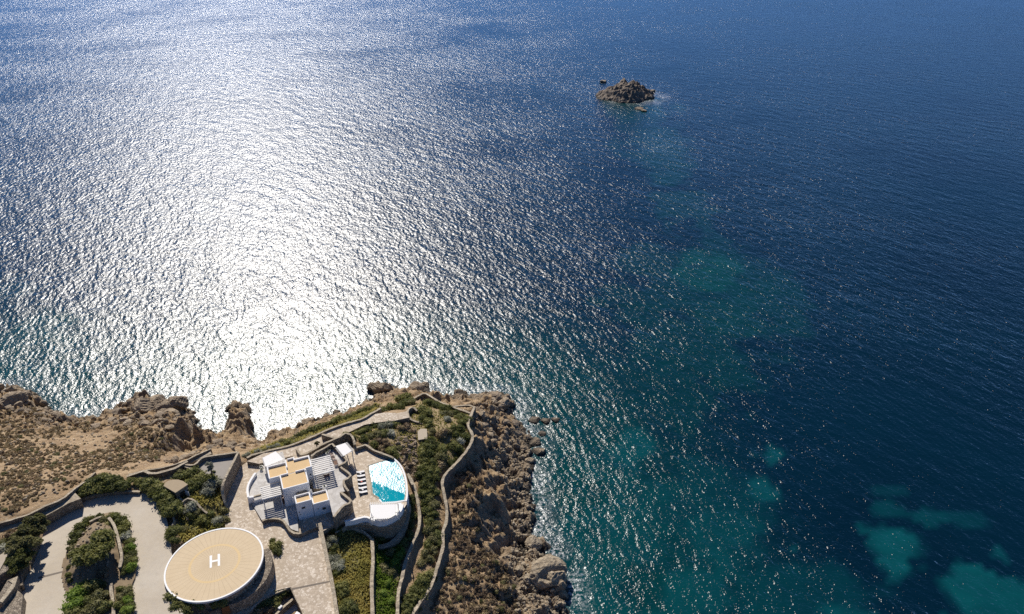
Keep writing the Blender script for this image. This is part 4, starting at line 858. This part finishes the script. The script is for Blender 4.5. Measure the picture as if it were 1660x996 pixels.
def put(name, me, q, s, label, cat, group, sz=1.0, rz=None):
    o = bpy.data.objects.new(name, me); COL.objects.link(o); o.location = q; o.rotation_euler = (0, 0, rng.uniform(0, 6.28) if rz is None else rz)
    o.scale = (s * rng.uniform(.9, 1.12), s * rng.uniform(.9, 1.12), s * sz * rng.uniform(.85, 1.15)); return tag(o, label, cat, group)
def top_at(px, py, z): return P(px, py, z)
ISLZ = 22.0
kinds = {'g': ('green', 'dark green'), 's': ('silver', 'silver grey'), 'o': ('olive', 'olive'), 'b': ('bright', 'bright green'), 'r': ('scrub', 'brown')}
LMS = {'in the planted island': [('big island tree', 162, 885), ('island top wall', 156, 840), ('narrow island wall', 192, 890), ('lower island wall', 182, 965), ('low pale island wall', 118, 905)],
    'above the road': [('hedge ball', 214, 778), ('low kerb wall', 160, 801)], 'beside the stone hut': [('stone hut', 286, 790), ('pale kerb', 280, 845)],
    'between hut and court': [('stone hut', 286, 790), ('young court tree', 343, 765), ('angled pale wall', 318, 815), ('helipad', 348, 880)], 'at the foot of the helipad': [('painted letter H', 348, 910)],
    'in the sunken yard': [('grey yard wall', 458, 985), ('curved yard edge', 430, 965)], 'beside the courtyard wall': [('wide wall top', 518, 846), ('drain channel', 536, 943)],
    'below the curved white wall': [('wavy white wall', 600, 842)], 'between the garden walls': [('curved buttress wall', 645, 875), ('pool edge', 660, 815), ('straight retaining wall', 604, 940)],
    'on the bank above the sea': [('white cloth canopy', 445, 742), ('round surf rock', 530, 676), ('hook shaped wall', 662, 668)],
    'in the headland garden': [('stone platform', 685, 704), ('hook shaped wall', 666, 672), ('triangular corner bed', 755, 664), ('outer wall bend', 764, 707), ('inner wall bend', 718, 781), ('seaward wall peak', 690, 640), ('middle wall top', 664, 772), ('middle wall bend', 678, 850), ('middle wall foot', 650, 950)],
    'among the rocks above the pool': [('stone platform', 685, 704), ('deck corner parapet', 592, 722), ('paved path end', 655, 675), ('upper canopy', 558, 728)], 'beside the stone gatehouse': [('stone gatehouse', 10, 930)]}
ORD = ['nearest', 'second', 'third', 'fourth', 'fifth', 'sixth', 'seventh', 'eighth', 'ninth', 'tenth', 'eleventh', 'twelfth', 'thirteenth', 'fourteenth']
def zone(where, group, items, zfix=None, sz=1.0):
    """plants the shrubs of one bed; each label counts from a landmark one can find"""
    rec = []
    for it in items:
        px, py, r = it[:3]; k = it[3] if len(it) > 3 else 'g'; mk, cname = kinds[k]
        lm = min(LMS[group], key=lambda l: math.hypot(l[1] - px, l[2] - py)); dx, dy = px - lm[1], py - lm[2]
        side = ('right of' if dx > 0 else 'left of') if abs(dx) > abs(dy) else ('below' if dy > 0 else 'above')
        rec.append([px, py, r, mk, cname, lm[0], side, math.hypot(dx, dy)])
    for c in rec:
        same = sorted(x[7] for x in rec if x[4:7] == c[4:7]); c.append(same.index(c[7]))
    for px, py, r, mk, cname, lm, side, d, k in rec:
        q = P(px, py + r * 1.5, zfix) if zfix is not None else hit(px, py + r * 1.5)
        q = q.copy(); q[2] -= .12
        put('shrub', SH[mk][rng.integers(5)], q, r * 1.2, f'{cname} shrub {group}, {ORD[min(k, 13)]} {side} the {lm}', 'shrub', f'{cname} shrubs {group}', sz)
zone('in the planted island of the road loop', 'in the planted island', [(133, 857, 1.9), (126, 867, 1.9), (122, 876, 1.5), (141, 846, 1.4), (150, 841, 1), (162, 836, 1.0), (112, 889, .7), (112, 900, .6), (113, 920, .8), (112, 932, .9), (114, 941, .8),
    (128, 912, 1.9, 's'), (123, 905, 1.3, 's'), (133, 920, 1.3), (125, 962, 2.4, 'b'), (122, 982, 2.2, 'b'), (120, 996, 2), (140, 978, 1.6), (150, 953, 2.0), (162, 952, 2.0), (140, 950, 1.4), (158, 970, 2.0, 'o'), (155, 986, 2.0, 'o'), (140, 996, 2, 'o'), (170, 985, 1.6), (170, 965, 1.2, 'o'),
    (182, 837, 1.3), (190, 838, 1.6), (197, 844, 1.7), (204, 851, 1.6), (200, 858, 1.6), (205, 868, 1.5, 's'), (198, 870, 1.3), (210, 878, 1.2), (212, 889, 1.4, 'b'), (205, 893, 1.3), (214, 899, 1.4), (208, 905, 1.4, 'o'), (215, 910, 1.3), (206, 915, 1.3), (213, 921, 1.4, 'b'), (204, 924, 1.2),
    (208, 957, 1.4, 'o'), (210, 966, 1.2), (207, 974, 1.3, 'b'), (211, 982, 1.4), (206, 990, 1.4, 'b'), (195, 968, 1.2, 'o'), (193, 982, 1.2), (196, 955, 1.2), (166, 845, 1.5, 'o'), (176, 852, 1.4), (182, 862, 1.3, 'o'), (168, 930, 1.7, 'r'), (150, 930, 1.1, 'r'), (180, 880, 1.4), (120, 888, 1.2, 'o')], ISLZ)
zone('in the hedge above the road', 'above the road', [(110, 809, 1.2), (118, 804, 1.5), (127, 799, 1.6), (136, 794, 1.8), (145, 789, 2.0), (153, 784, 2.3), (162, 781, 2.4), (171, 780, 2.4), (180, 780, 2.4), (189, 781, 2.2), (198, 786, 1.8), (205, 789, 1.6), (214, 778, 1.1), (145, 796, 1.8), (165, 791, 2), (180, 791, 2)], 22.6)
zone('in the hedge between the road and the stone hut', 'beside the stone hut', [(226, 783, 1.6), (234, 784, 1.9), (243, 788, 2.1), (252, 792, 2.2), (261, 798, 2.2), (268, 804, 2.2), (275, 811, 2.1), (280, 819, 2.1), (282, 828, 2.0), (275, 834, 1.8), (268, 829, 1.4), (281, 860, 1.8), (278, 868, 1.7), (284, 877, 1.5), (250, 800, 1.8), (266, 815, 2.0), (272, 824, 1.9)], 21.8)
zone('in the terraced garden between hut and court', 'between hut and court', [(345, 789, 2.4, 's'), (336, 795, 1.8, 's'), (354, 783, 1.9, 's'), (300, 772, 2.4), (311, 770, 2.3), (322, 775, 2.3), (333, 778, 2.2), (344, 778, 2.0), (355, 778, 1.7), (316, 786, 2.3), (327, 786, 2.0), (306, 782, 1.8), (293, 770, 1.7, 'o'), (310, 824, 2.2, 's'), (311, 836, 1.7), (328, 843, 1.8), (339, 836, 1.7), (334, 850, 1.3), (352, 845, 1.6, 's'), (362, 829, 1.7, 'o'), (366, 845, 1.4, 'o'), (356, 852, 1.2), (300, 858, 1.1, 'o'), (320, 832, 1.4, 'o'), (318, 850, 1.2)])
zone('growing at the foot of the helipad', 'at the foot of the helipad', [(282, 973, 2.2), (293, 981, 2.0), (303, 977, 1.7, 'o'), (319, 976, 1.7), (325, 983, 1.3), (353, 977, 1.7), (361, 974, 1.6), (285, 990, 2.0), (300, 992, 1.8)], 20.2)
zone('x', 'at the foot of the helipad', [(448, 886, 1.7), (442, 876, .9), (451, 893, 1.3)], 17.9)
zone('in the sunken yard below the courtyard', 'in the sunken yard', [(412, 975, 1.3), (421, 972, 1.8), (431, 969, 1.9), (441, 966, 2.0), (452, 962, 2.1), (463, 959, 2.0), (470, 959, 1.5), (436, 979, 2.0), (424, 984, 1.8), (449, 974, 1.8), (410, 990, 1.5, 'r'), (420, 996, 1.8, 'r'), (434, 992, 1.6, 'r')], 15.4)
zone('beside the wide wall right of the courtyard', 'beside the courtyard wall', [(532, 857, 1.7), (541, 859, 1.8), (550, 861, 1.5), (540, 876, 1.9, 's'), (536, 885, 1.4, 's'), (543, 890, 1.4), (538, 899, 1.2), (543, 907, 1.9, 's'), (547, 918, 1.8, 's'), (541, 915, 1.3, 's'), (549, 929, 1.6), (555, 951, 1.9), (561, 957, 1.5), (552, 962, 1.6), (562, 982, 1.9), (568, 990, 1.7), (556, 994, 1.8), (571, 978, 1.2, 'o')])
zone('in the hedge below the curved white wall', 'below the curved white wall', [(575, 858, 1.5, 'o'), (585, 862, 1.4), (607, 861, 1.8), (616, 864, 1.9), (625, 866, 2.0), (634, 866, 1.9), (641, 862, 1.6), (615, 872, 1.6), (628, 874, 1.5)])
zone('in the narrow green strip between the garden walls', 'between the garden walls', [(632, 896, 1.5, 'o'), (646, 903, 1.6, 'b'), (652, 895, 1.2, 'b'), (640, 910, 1.3, 'b'), (622, 922, 1.5, 'o'), (634, 928, 1.3, 'o'), (655, 880, 1.4), (664, 868, 1.5), (660, 850, 1.8), (668, 838, 1.9), (666, 822, 1.6), (668, 806, 1.2), (628, 945, 1.1, 'b'), (622, 962, 1.2, 'b'), (634, 975, 1.2, 'b')])
zone('on the bank between path and sea', 'on the bank above the sea', [(486, 706, 1.6), (495, 703, 1.9), (504, 699, 2.0), (513, 697, 2.0), (522, 693, 1.9), (531, 689, 1.6), (540, 685, 1.6), (549, 681, 1.6), (558, 679, 1.6), (567, 676, 1.6), (576, 672, 1.6), (585, 668, 1.6), (594, 665, 1.5), (604, 661, 1.6), (621, 664, 1.6), (631, 661, 1.8), (641, 660, 1.8), (650, 660, 1.7), (467, 720, 1.4), (450, 724, 1.2, 's'), (440, 726, 1.3, 's'), (458, 716, 1.2, 'o'), (430, 731, 1.2, 'o'), (418, 733, 1.1, 's'), (474, 711, 1.2, 'o'), (400, 738, 1.2, 's')])
zone('in the walled headland garden', 'in the headland garden', [(652, 646, 2.2), (661, 644, 2.3), (657, 652, 2.2), (667, 652, 1.8, 'o'), (683, 665, 2.0), (691, 669, 1.9), (685, 680, 2.1), (694, 686, 2.0), (697, 653, 1.9), (706, 656, 1.9), (715, 660, 1.9), (725, 662, 1.7), (690, 652, 1.5), (720, 671, 1.6, 'o'), (730, 671, 1.7, 'o'), (739, 671, 1.4), (725, 680, 1.5, 's'), (746, 676, 1.9), (754, 680, 1.9), (748, 684, 1.6), (718, 703, 2.1, 'r'), (726, 700, 1.7, 'o'), (736, 697, 1.8), (746, 696, 1.8), (740, 706, 1.7), (755, 708, 1.9), (747, 714, 1.8, 's'), (759, 716, 1.4), (734, 722, 1.9), (742, 727, 1.8), (748, 736, 1.9), (742, 741, 1.7), (732, 750, 1.6), (701, 700, 1.5, 'o'),
    (697, 716, 2.0), (690, 724, 2.1), (704, 724, 2.1), (714, 728, 2.0), (686, 734, 2.0), (698, 738, 2.1), (712, 741, 2.0, 'o'), (689, 747, 2.1), (701, 752, 2.0), (714, 753, 1.8, 'r'), (686, 760, 2.0), (697, 765, 2.0), (708, 764, 1.7), (684, 773, 2.0), (696, 778, 2.0), (706, 776, 1.6), (686, 787, 2.0), (697, 792, 2.0), (684, 801, 1.9), (694, 806, 2.0), (704, 800, 1.6), (690, 817, 2.0), (701, 818, 1.8, 'o'), (693, 830, 1.8), (704, 834, 1.6), (694, 846, 1.7), (706, 851, 1.6, 'o'), (697, 862, 1.9, 'o'), (709, 866, 1.9), (702, 876, 1.9, 'o'), (712, 881, 1.7), (694, 884, 1.6), (703, 892, 1.6, 'o'), (688, 898, 1.5, 'o'), (682, 912, 1.4, 'o'), (697, 908, 1.4, 'o'), (690, 938, 1.9), (699, 940, 1.7), (681, 946, 1.9), (690, 953, 1.9), (672, 958, 1.8), (682, 963, 1.8), (664, 972, 1.8), (673, 974, 1.8), (658, 985, 1.7), (666, 990, 1.6), (654, 996, 1.6), (676, 985, 1.4), (700, 928, 1.3, 'o')])
zone('among the rocks above the pool', 'among the rocks above the pool', [(558, 705, 1.3), (572, 710, 1.2, 'o'), (585, 700, 1.5), (596, 695, 1.5), (607, 690, 1.5), (618, 692, 1.6, 's'), (630, 689, 1.7, 's'), (641, 690, 1.6), (590, 712, 1.5), (600, 706, 1.4, 'o'), (612, 704, 1.6, 'o'), (622, 703, 1.7), (634, 702, 1.5, 's'), (612, 716, 1.7, 'r'), (622, 716, 1.5, 'r'), (606, 722, 1.5), (618, 726, 1.5, 'r'), (632, 730, 1.7), (640, 738, 1.6), (628, 722, 1.3, 'r'), (650, 694, 1.5, 'r'), (660, 692, 1.5, 'r'), (668, 698, 1.4, 'r'), (655, 734, 1.3, 'r'), (662, 752, 1.2, 'r'), (672, 760, 1.2, 'r'), (648, 726, 1.1, 'o'), (668, 778, 1.2, 'r')])
for e_, k in zip(POTS, range(5)):
    o = link('plant', SH['silver'][k % 5], None, e_); o.location = (0, 0, .5); o.scale = (.55, .55, .6)

# trees: trunk with limbs and a crown of many leaf clumps
def tree(label, q, h, r, seed, mk='green', group='trees'):
    e = tag(empty('tree', q), label, 'tree', group); mb = MB(); tops = []
    mb.tube((0, 0, -.4), (.1, .05, h * .42), .24, .15, 8)
    for k in range(8):
        a = 2 * math.pi * k / 8 + rng.uniform(-.3, .3); l = r * rng.uniform(.45, .8); z1 = h * rng.uniform(.5, .85)
        p1 = (.1 + l * math.cos(a), .05 + l * math.sin(a), z1); mb.tube((.1, .05, h * rng.uniform(.25, .4)), p1, .09, .04, 5); tops.append(p1)
    mb.build('trunk', [M['bark']], e)
    VV, QQ, b = [], [], 0
    for p in tops + [(0, 0, h * .8), (.3, -.2, h * .66)] + [tuple(np.array(t_) * np.array([.6, .6, 1]) + np.array([0, 0, h * .12])) for t_ in tops[::2]]:
        V, Q = leafy(420, .16, 5, .8, True, .5, .15); s = r * rng.uniform(.36, .52)
        VV.append(V * s + np.array(p) - np.array([0, 0, s * .4])); QQ.append(Q + b); b += len(V)
    me = np_mesh('crown', np.concatenate(VV), np.concatenate(QQ)); link('crown', me, M[mk], e); return e
tree('large dark spreading tree in the middle of the planted island', P(163, 908, 22.6), 5.0, 4.6, 1, 'green', 'trees by the road')
tree('pine like tree beside the broad retaining wall', P(56, 878, 21.5), 5.4, 3.6, 2, 'olive', 'trees by the road')
tree('middle pine like tree left of the road', P(43, 906, 21.5), 5.4, 3.5, 3, 'olive', 'trees by the road')
tree('pine like tree nearest the stone gatehouse', P(37, 926, 21.5), 4.6, 3.0, 4, 'green', 'trees by the road')
tree('thin young tree standing on the grey court', P(343.5, 770, 22.0), 4.2, 1.1, 5, 'silver', 'young trees')
tree('tiny sapling in the planting strip behind the house', P(513.5, 725, 19.6), 2.0, .8, 6, 'olive', 'young trees')
zone('on the bank beside the stone gatehouse', 'beside the stone gatehouse', [(18, 868, 1.6, 'r'), (8, 882, 1.5, 'o'), (20, 880, 1.4, 's'), (10, 890, 1.8, 's'), (0, 896, 1.6, 's'), (27, 886, 1.2, 'o')])
for px, py in ((347, 765.5), (342, 771), (346, 771.5)):
    put('pot_plant', SH['green'][rng.integers(5)], P(px, py, 22.0), .55, 'small dark round bush at the foot of the young court tree', 'bush', 'dark bushes on the court')
# low scrub on the dry slopes: the largest as single plants, the rest as ground cover
def scatter(polyz, n, okfn=None, seed=0):
    r = np.random.default_rng(seed); pl = [q[:2] for q in polyz]; A = np.array(pl); out = []
    while len(out) < n:
        x = r.uniform(A[:, 0].min(), A[:, 0].max(), 4000); y = r.uniform(A[:, 1].min(), A[:, 1].max(), 4000); k = inside(pl, x, y)
        for a, b in zip(x[k], y[k]):
            z = ground(a, b)
            if okfn is None or okfn(a, b, z, r): out.append((a, b, z))
            if len(out) >= n: break
    return out
PLP = [np.array(p)[:, :2] for p, _ in PLATS]
lpoly = [hit(*p) for p in [(-90, 690), (0, 662), (50, 655), (100, 685), (170, 688), (220, 662), (270, 678), (285, 705), (262, 745), (215, 762), (160, 762), (120, 790), (60, 818), (0, 838), (-90, 860)]]
rpoly = [hit(*p) for p in [(735, 775), (765, 755), (785, 790), (776, 830), (782, 880), (808, 905), (830, 940), (850, 1010), (690, 1010), (715, 955), (728, 905), (732, 850)]]
ok_l = lambda a, b, z, r: z > 2.2 and vnoise(np.array(a / 6), np.array(b / 6)) > r.uniform(.15, .6)
pl_ = scatter(lpoly, 4200, ok_l, 3); pr_ = scatter(rpoly, 950, lambda a, b, z, r: z > 2.5, 4)
def cushions(pts, n_single, rlo, rhi, mats, label, group, r_seed):
    r = np.random.default_rng(r_seed); pts = [(p, r.uniform(rlo, rhi) * (1.35 if r.random() < .15 else 1)) for p in pts]
    key = sorted(range(len(pts)), key=lambda i: -pts[i][1] / np.hypot(*pts[i][0][:2])); VV, QQ, b = [], [], 0
    for j, i in enumerate(key):
        (x, y, z), s = pts[i]; mk = mats[int(r.random() ** 1.3 * len(mats))]
        if j < n_single: put('scrub_cushion', CU[mk][r.integers(4)], (x, y, z - .1), s, label.format({'scrub': 'brown', 'olive': 'olive', 'silver': 'grey'}[mk]), 'shrub', group.format({'scrub': 'brown', 'olive': 'olive', 'silver': 'grey'}[mk]))
        else:
            V, Q = CUV[r.integers(4)]; a = r.uniform(0, 6.28); ca, sa = math.cos(a), math.sin(a)
            VV.append(np.c_[(V[:, 0] * ca - V[:, 1] * sa) * s + x, (V[:, 0] * sa + V[:, 1] * ca) * s + y, V[:, 2] * s * r.uniform(.8, 1.2) + z - .1]); QQ.append(Q + b); b += len(V)
    return np.concatenate(VV), np.concatenate(QQ)
CUV = [leafy(70, .16, 3, .6, True, .35) for _ in range(4)]
V, Q = cushions(pl_, 140, .34, .85, ['scrub', 'scrub', 'olive'], '{} cushion of scrub on the dry hillside left of the cove', '{} scrub on the dry hillside', 5)
tag(link('hillside_scrub', np_mesh('hillside_scrub', V, Q), M['scrub']), 'low dry scrub covering the brown hillside', 'scrub', kind='stuff')
V, Q = cushions(pr_, 150, .5, 1.05, ['scrub', 'scrub', 'olive'], '{} cushion of scrub on the slope below the cliff wall', '{} scrub below the cliff wall', 6)
tag(link('slope_scrub', np_mesh('slope_scrub', V, Q), M['scrub']), 'low brown scrub covering the slope to the shore', 'scrub', kind='stuff')
# tall grass in the gardens
def blades(polys, n, hgt, m, name, label):
    VV = []
    for pl, k in zip(polys, n):
        for x, y, z in scatter(pl, k, lambda a, b, z, r: vnoise(np.array(a / 2.5), np.array(b / 2.5)) > r.uniform(0, .75) and not any(inside(q, np.array(a), np.array(b)) for q in PLP), 9):
            a = rng.uniform(0, 6.28); s = hgt * rng.uniform(.5, 1.3); w_ = .22 * rng.uniform(.6, 1.4); c, d = math.cos(a), math.sin(a); lx, ly = rng.uniform(-.35, .35, 2) * s
            VV += [(x - c * w_, y - d * w_, z - .05), (x + c * w_, y + d * w_, z - .05), (x + lx + c * w_ * .3, y + ly + d * w_ * .3, z + s), (x + lx - c * w_ * .4, y + ly - d * w_ * .4, z + s * .9)]
    V = np.array(VV); tag(link(name, np_mesh(name, V, np.arange(len(V)).reshape(-1, 4)), M[m]), label, 'grass', kind='stuff')
blades(grassy_poly[:1] + grassy_poly[2:], [5200, 2200, 2600], .55, 'grassy', 'tall_grass', 'tall yellow green grass in the garden beds')
blades(grassy_poly[1:2], [2800], .5, 'bright', 'green_grass', 'fresh green grass in the strip between the garden walls')
blades([straw_poly], [3500], .35, 'grassy', 'dry_grass', 'thin dry grass on the headland')

# ------------------------------------------------------------------ rocks and boulders
def boulder_mesh(seed, sub=2):
    r = np.random.default_rng(seed); import bmesh
    bm = bmesh.new(); bmesh.ops.create_icosphere(bm, subdivisions=sub, radius=1)
    cuts = [(lambda v: v / np.linalg.norm(v))(r.normal(size=3)) for _ in range(11)]; ds_ = r.uniform(.42, .8, 11) if sub < 3 else r.uniform(.55, .85, 11); sc3 = r.uniform(.75, 1.25, 3) * np.array([1, 1, .75])
    for v in bm.verts:
        p = np.array(v.co)
        for c, d in zip(cuts, ds_):
            k = p @ c
            if k > d: p = p - c * (k - d) * .98
        if sub > 2:
            st_ = p @ cuts[0] * 5.5; p = p * (1 + .07 * (abs(st_ % 1 - .5) < .13) * -1) + .16 * (fbm(np.array(p[0] * 2.1 + p[2] * 1.3 + seed), np.array(p[1] * 2.1 - p[2]), 4, True) - .5) * p
        p = p + r.normal(size=3) * (.03 if sub < 3 else .008); v.co = p * sc3
    me = bpy.data.meshes.new('boulder'); bm.to_mesh(me); bm.free(); return me
BO = [boulder_mesh(i) for i in range(10)]; BOV = []
for me in [boulder_mesh(40 + i, 1) for i in range(6)]:
    V = np.zeros(len(me.vertices) * 3); me.vertices.foreach_get('co', V); Q = np.zeros(len(me.polygons) * 3, np.int32); me.polygons.foreach_get('vertices', Q); BOV.append((V.reshape(-1, 3), Q.reshape(-1, 3)))
for me in BO: me.materials.append(M['rock'])
BIG = [boulder_mesh(70 + i, 4) for i in range(6)]
BP = [b.copy() for b in BO]
for me in BP: me.materials.clear(); me.materials.append(M['palerock'])
BIGD = BIG; BIGP = [b.copy() for b in BIG]
for me in BIGD: me.materials.append(M['rock'])
for me in BIGP: me.materials.append(M['palerock'])
def rock_at(px, py, r, label, group='boulders on the shore', pale=False, z=None, flat=1.0, rz=None):
    q = hit(px, py) if z is None else P(px, py, z); o = put('boulder', (BIGP if pale else BIGD)[rng.integers(6)], q, r, label, 'boulder', group, flat, rz); return o
for px, py, r, lb, pale in [(866, 681, 2.6, 'dark flat boulder at the root of the rocky spit', 0), (884, 683, 2.4, 'long dark boulder in the middle of the rocky spit', 0), (900, 681, 2.0, 'dark boulder at the tip of the rocky spit in the sea', 0), (878, 703, 2.0, 'dark boulder in the water below the rocky spit', 0), (868, 718, 2.1, 'rounded boulder at the waterline above the block shaped one', 0), (874, 733, 2.3, 'block shaped boulder standing in the water', 0), (848, 730, 2.4, 'large rounded boulder among the beach stones', 0), (858, 748, 2.4, 'dark boulder at the waterline beside the beach stones', 0),
    (865, 882, 2.6, 'large pale boulder alone at the waterline', 1), (885, 925, 4.2, 'layered pale rock mass on the lower beach', 1), (897, 938, 4.4, 'big cracked pale rock at the lower beach', 1), (878, 935, 3.2, 'pale rock leaning on the layered rock mass', 1), (905, 950, 3.4, 'dark sided rock below the cracked pale rock', 0), (912, 965, 2.4, 'low brown rock at the lower right shore', 0), (842, 925, 1.8, 'pale slab on the upper beach', 1), (856, 940, 2.6, 'broad pale slab in the middle of the beach', 1),
    (612, 628, 3.0, 'dark hump of rock off the headland', 0), (602, 629, 2.0, 'dark rock at the tip off the headland', 0), (625, 628, 2.2, 'dark rock beside the hump off the headland', 0), (676, 628, 3.0, 'jagged rock below the headland wall', 0), (690, 626, 2.4, 'upright grey rock below the headland wall', 0), (800, 646, 3.5, 'dark rock at the far corner of the cliff', 0), (815, 655, 3.2, 'dark rock hanging over the sea corner', 0), (530, 676, 1.6, 'dark round rock in the surf below the path', 0), (546, 669, 1.5, 'small dark rock in the surf beside the round one', 0), (500, 684, 2.0, 'brown rock at the foot of the bank', 0),
    (18, 652, 4.0, 'large tan boulder on the shore of the dry hillside', 0), (35, 645, 3.2, 'smaller tan boulder beside the large one on the hillside shore', 0), (234, 660, 4.2, 'rounded tan rock above the little cove point', 0), (285, 655, 4.2, 'blocky brown rock at the end of the cove point', 0), (250, 655, 3.4, 'brown rock in the middle of the cove point', 0), (270, 662, 3.2, 'tan rock between the cove point rocks', 0)]:
    rock_at(px, py, r * (1.0 if pale or px < 700 else .85), lb, pale=bool(pale), flat=.5 if 'spit' in lb else .9)
bpoly = [hit(*p) for p in [(800, 735), (830, 700), (862, 715), (858, 770), (864, 820), (868, 870), (888, 900), (915, 940), (918, 1000), (835, 1000), (838, 950), (815, 905), (832, 890), (828, 830), (820, 790), (800, 760)]]
npoly = [hit(*p) for p in [(770, 665), (800, 640), (830, 655), (835, 690), (800, 735), (775, 720)]]
opoly = [hit(*p) for p in [(640, 712), (675, 705), (680, 770), (668, 775), (650, 752), (632, 722)]]
pb = scatter(bpoly, 3000, lambda a, b, z, r: z > -.6, 11); pn = scatter(npoly, 200, None, 12); po = scatter(opoly, 190, None, 13)
ps = scatter([hit(*p) for p in [(-60, 640), (0, 632), (60, 642), (105, 674), (160, 678), (196, 656), (250, 646), (298, 652), (322, 692), (300, 715), (262, 690), (200, 690), (100, 695), (0, 665), (-60, 668)]], 420, lambda a, b, z, r: z > -.3, 14)
pw = scatter(lpoly, 1100, lambda a, b, z, r: z > 3, 15)
pg = scatter([hit(*p) for p in [(262, 748), (300, 742), (345, 720), (400, 722), (395, 732), (340, 728), (290, 750)]], 160, None, 16)
def rubble(sets, name, label, m, n_single=0, slabel=None, sgroup=None, pale=False):
    r = np.random.default_rng(21); allp = []
    for pts, lo, hi in sets: allp += [(p, lo + (hi - lo) * r.random() ** 3) for p in pts]
    allp.sort(key=lambda t: -t[1] / np.hypot(*t[0][:2])); VV, QQ, b = [], [], 0
    for j, ((x, y, z), s) in enumerate(allp):
        if j < n_single:
            put('boulder', (BP if pale else BO)[r.integers(10)], (x, y, z + s * .15), s, slabel, 'boulder', sgroup)
        else:
            V, Q = BOV[r.integers(6)]; a = r.uniform(0, 6.28); ca, sa = math.cos(a), math.sin(a)
            VV.append(np.c_[(V[:, 0] * ca - V[:, 1] * sa) * s + x, (V[:, 0] * sa + V[:, 1] * ca) * s + y, V[:, 2] * s + z + s * .15]); QQ.append(Q + b); b += len(V)
    tag(link(name, np_mesh(name, np.concatenate(VV), np.concatenate(QQ)), M[m]), label, 'rubble', kind='stuff')
rubble([(pb, .14, .72)], 'beach_stones', 'grey and tan stones heaped along the shore below the cliff', 'palerock', 110, 'rounded stone on the boulder beach below the cliff', 'stones of the boulder beach', True)
rubble([(pn, .3, 1.5)], 'cliff_stones', 'broken stones on the cliff beyond the long wall', 'rock', 60, 'angular rock on the cliff beyond the long wall', 'rocks on the cliff beyond the wall')
rubble([(po, .25, .9)], 'outcrop_stones', 'loose stones of the outcrop above the pool', 'rock', 45, 'loose rock in the outcrop above the pool', 'rocks of the outcrop above the pool')
def mound_z(x, y):
    dx, dy = x - mc[0], y - mc[1]; return 21.75 + 1.5 * float(sstep(1.0, .45, np.array(math.hypot((dx * mca + dy * msa) / 6.2, (-dx * msa + dy * mca) / 12.5))))
pm = [(x, y, mound_z(x, y)) for x, y, _ in scatter([P(a, b, 22.5) for a, b in [(125, 905), (128, 880), (140, 855), (165, 850), (178, 862), (180, 930), (150, 945), (128, 940)]], 230, None, 17)]
rubble([(pm, .15, .6)], 'island_stones', 'pale broken stones on the mound of the planted island', 'palerock')
rubble([(pw, .18, .75)], 'slope_stones', 'tan stones scattered over the dry hillside', 'palerock')
rubble([(ps, .4, 2.0), (pg, .4, 1.6)], 'hillside_stones', 'stones scattered on the dry hillside and its shore', 'rock', 60, 'brown rock on the shore of the dry hillside', 'rocks on the hillside shore')

# ------------------------------------------------------------------ the islet
ix, iy = np.meshgrid(np.linspace(-34, 34, 170), np.linspace(-34, 34, 170))
ir = np.hypot(ix / 25, iy / 24) + .45 * (fbm(ix / 14 + 3, iy / 14 + 8, 3) - .5)
ridge1 = np.exp(-((ix * .8 - iy * .2 + 1) / 15) ** 2) * np.exp(-((iy - 2) / 18) ** 2)
bed_ = fbm((ix * .75 + iy * .66) / 6.5 + 2, (iy * .75 - ix * .66) / 20 + 3, 4, True)
iz = 9.0 * sstep(1.02, .35, ir) * (.58 + .42 * ridge1) * (.2 + 1.2 * bed_) + (2.6 * (fbm(ix / 4 + 7, iy / 4, 4, True) - .5) + blocks(ix, iy, 4.2, 5) * 1.3 + blocks(ix, iy, 1.8, 6) * .5) * sstep(1.15, .85, ir) + .5 - 2.6 * sstep(.85, 1.05, ir)
ime, _ = grid_mesh('rock_islet', ix, iy, iz, ir < 1.2); islet = link('rock_islet', ime, M['darkrock']); islet.location = (ISL[0], ISL[1] + 4, 0)
tag(islet, 'dark jagged rock islet alone in the open sea', 'islet')
for px, py, r, lb in ((977, 131, 4.2, 'dark rock off the left end of the islet'), (1036, 175, 3.0, 'small wave washed rock in front of the islet'), (1044, 178, 2.4, 'smallest wave washed rock in front of the islet'), (1058, 146, 3.2, 'low rock at the right end of the islet')):
    o = put('sea_rock', BO[rng.integers(10)], P(px, py + 2, .3), r, lb, 'rock', 'rocks round the islet', .8);
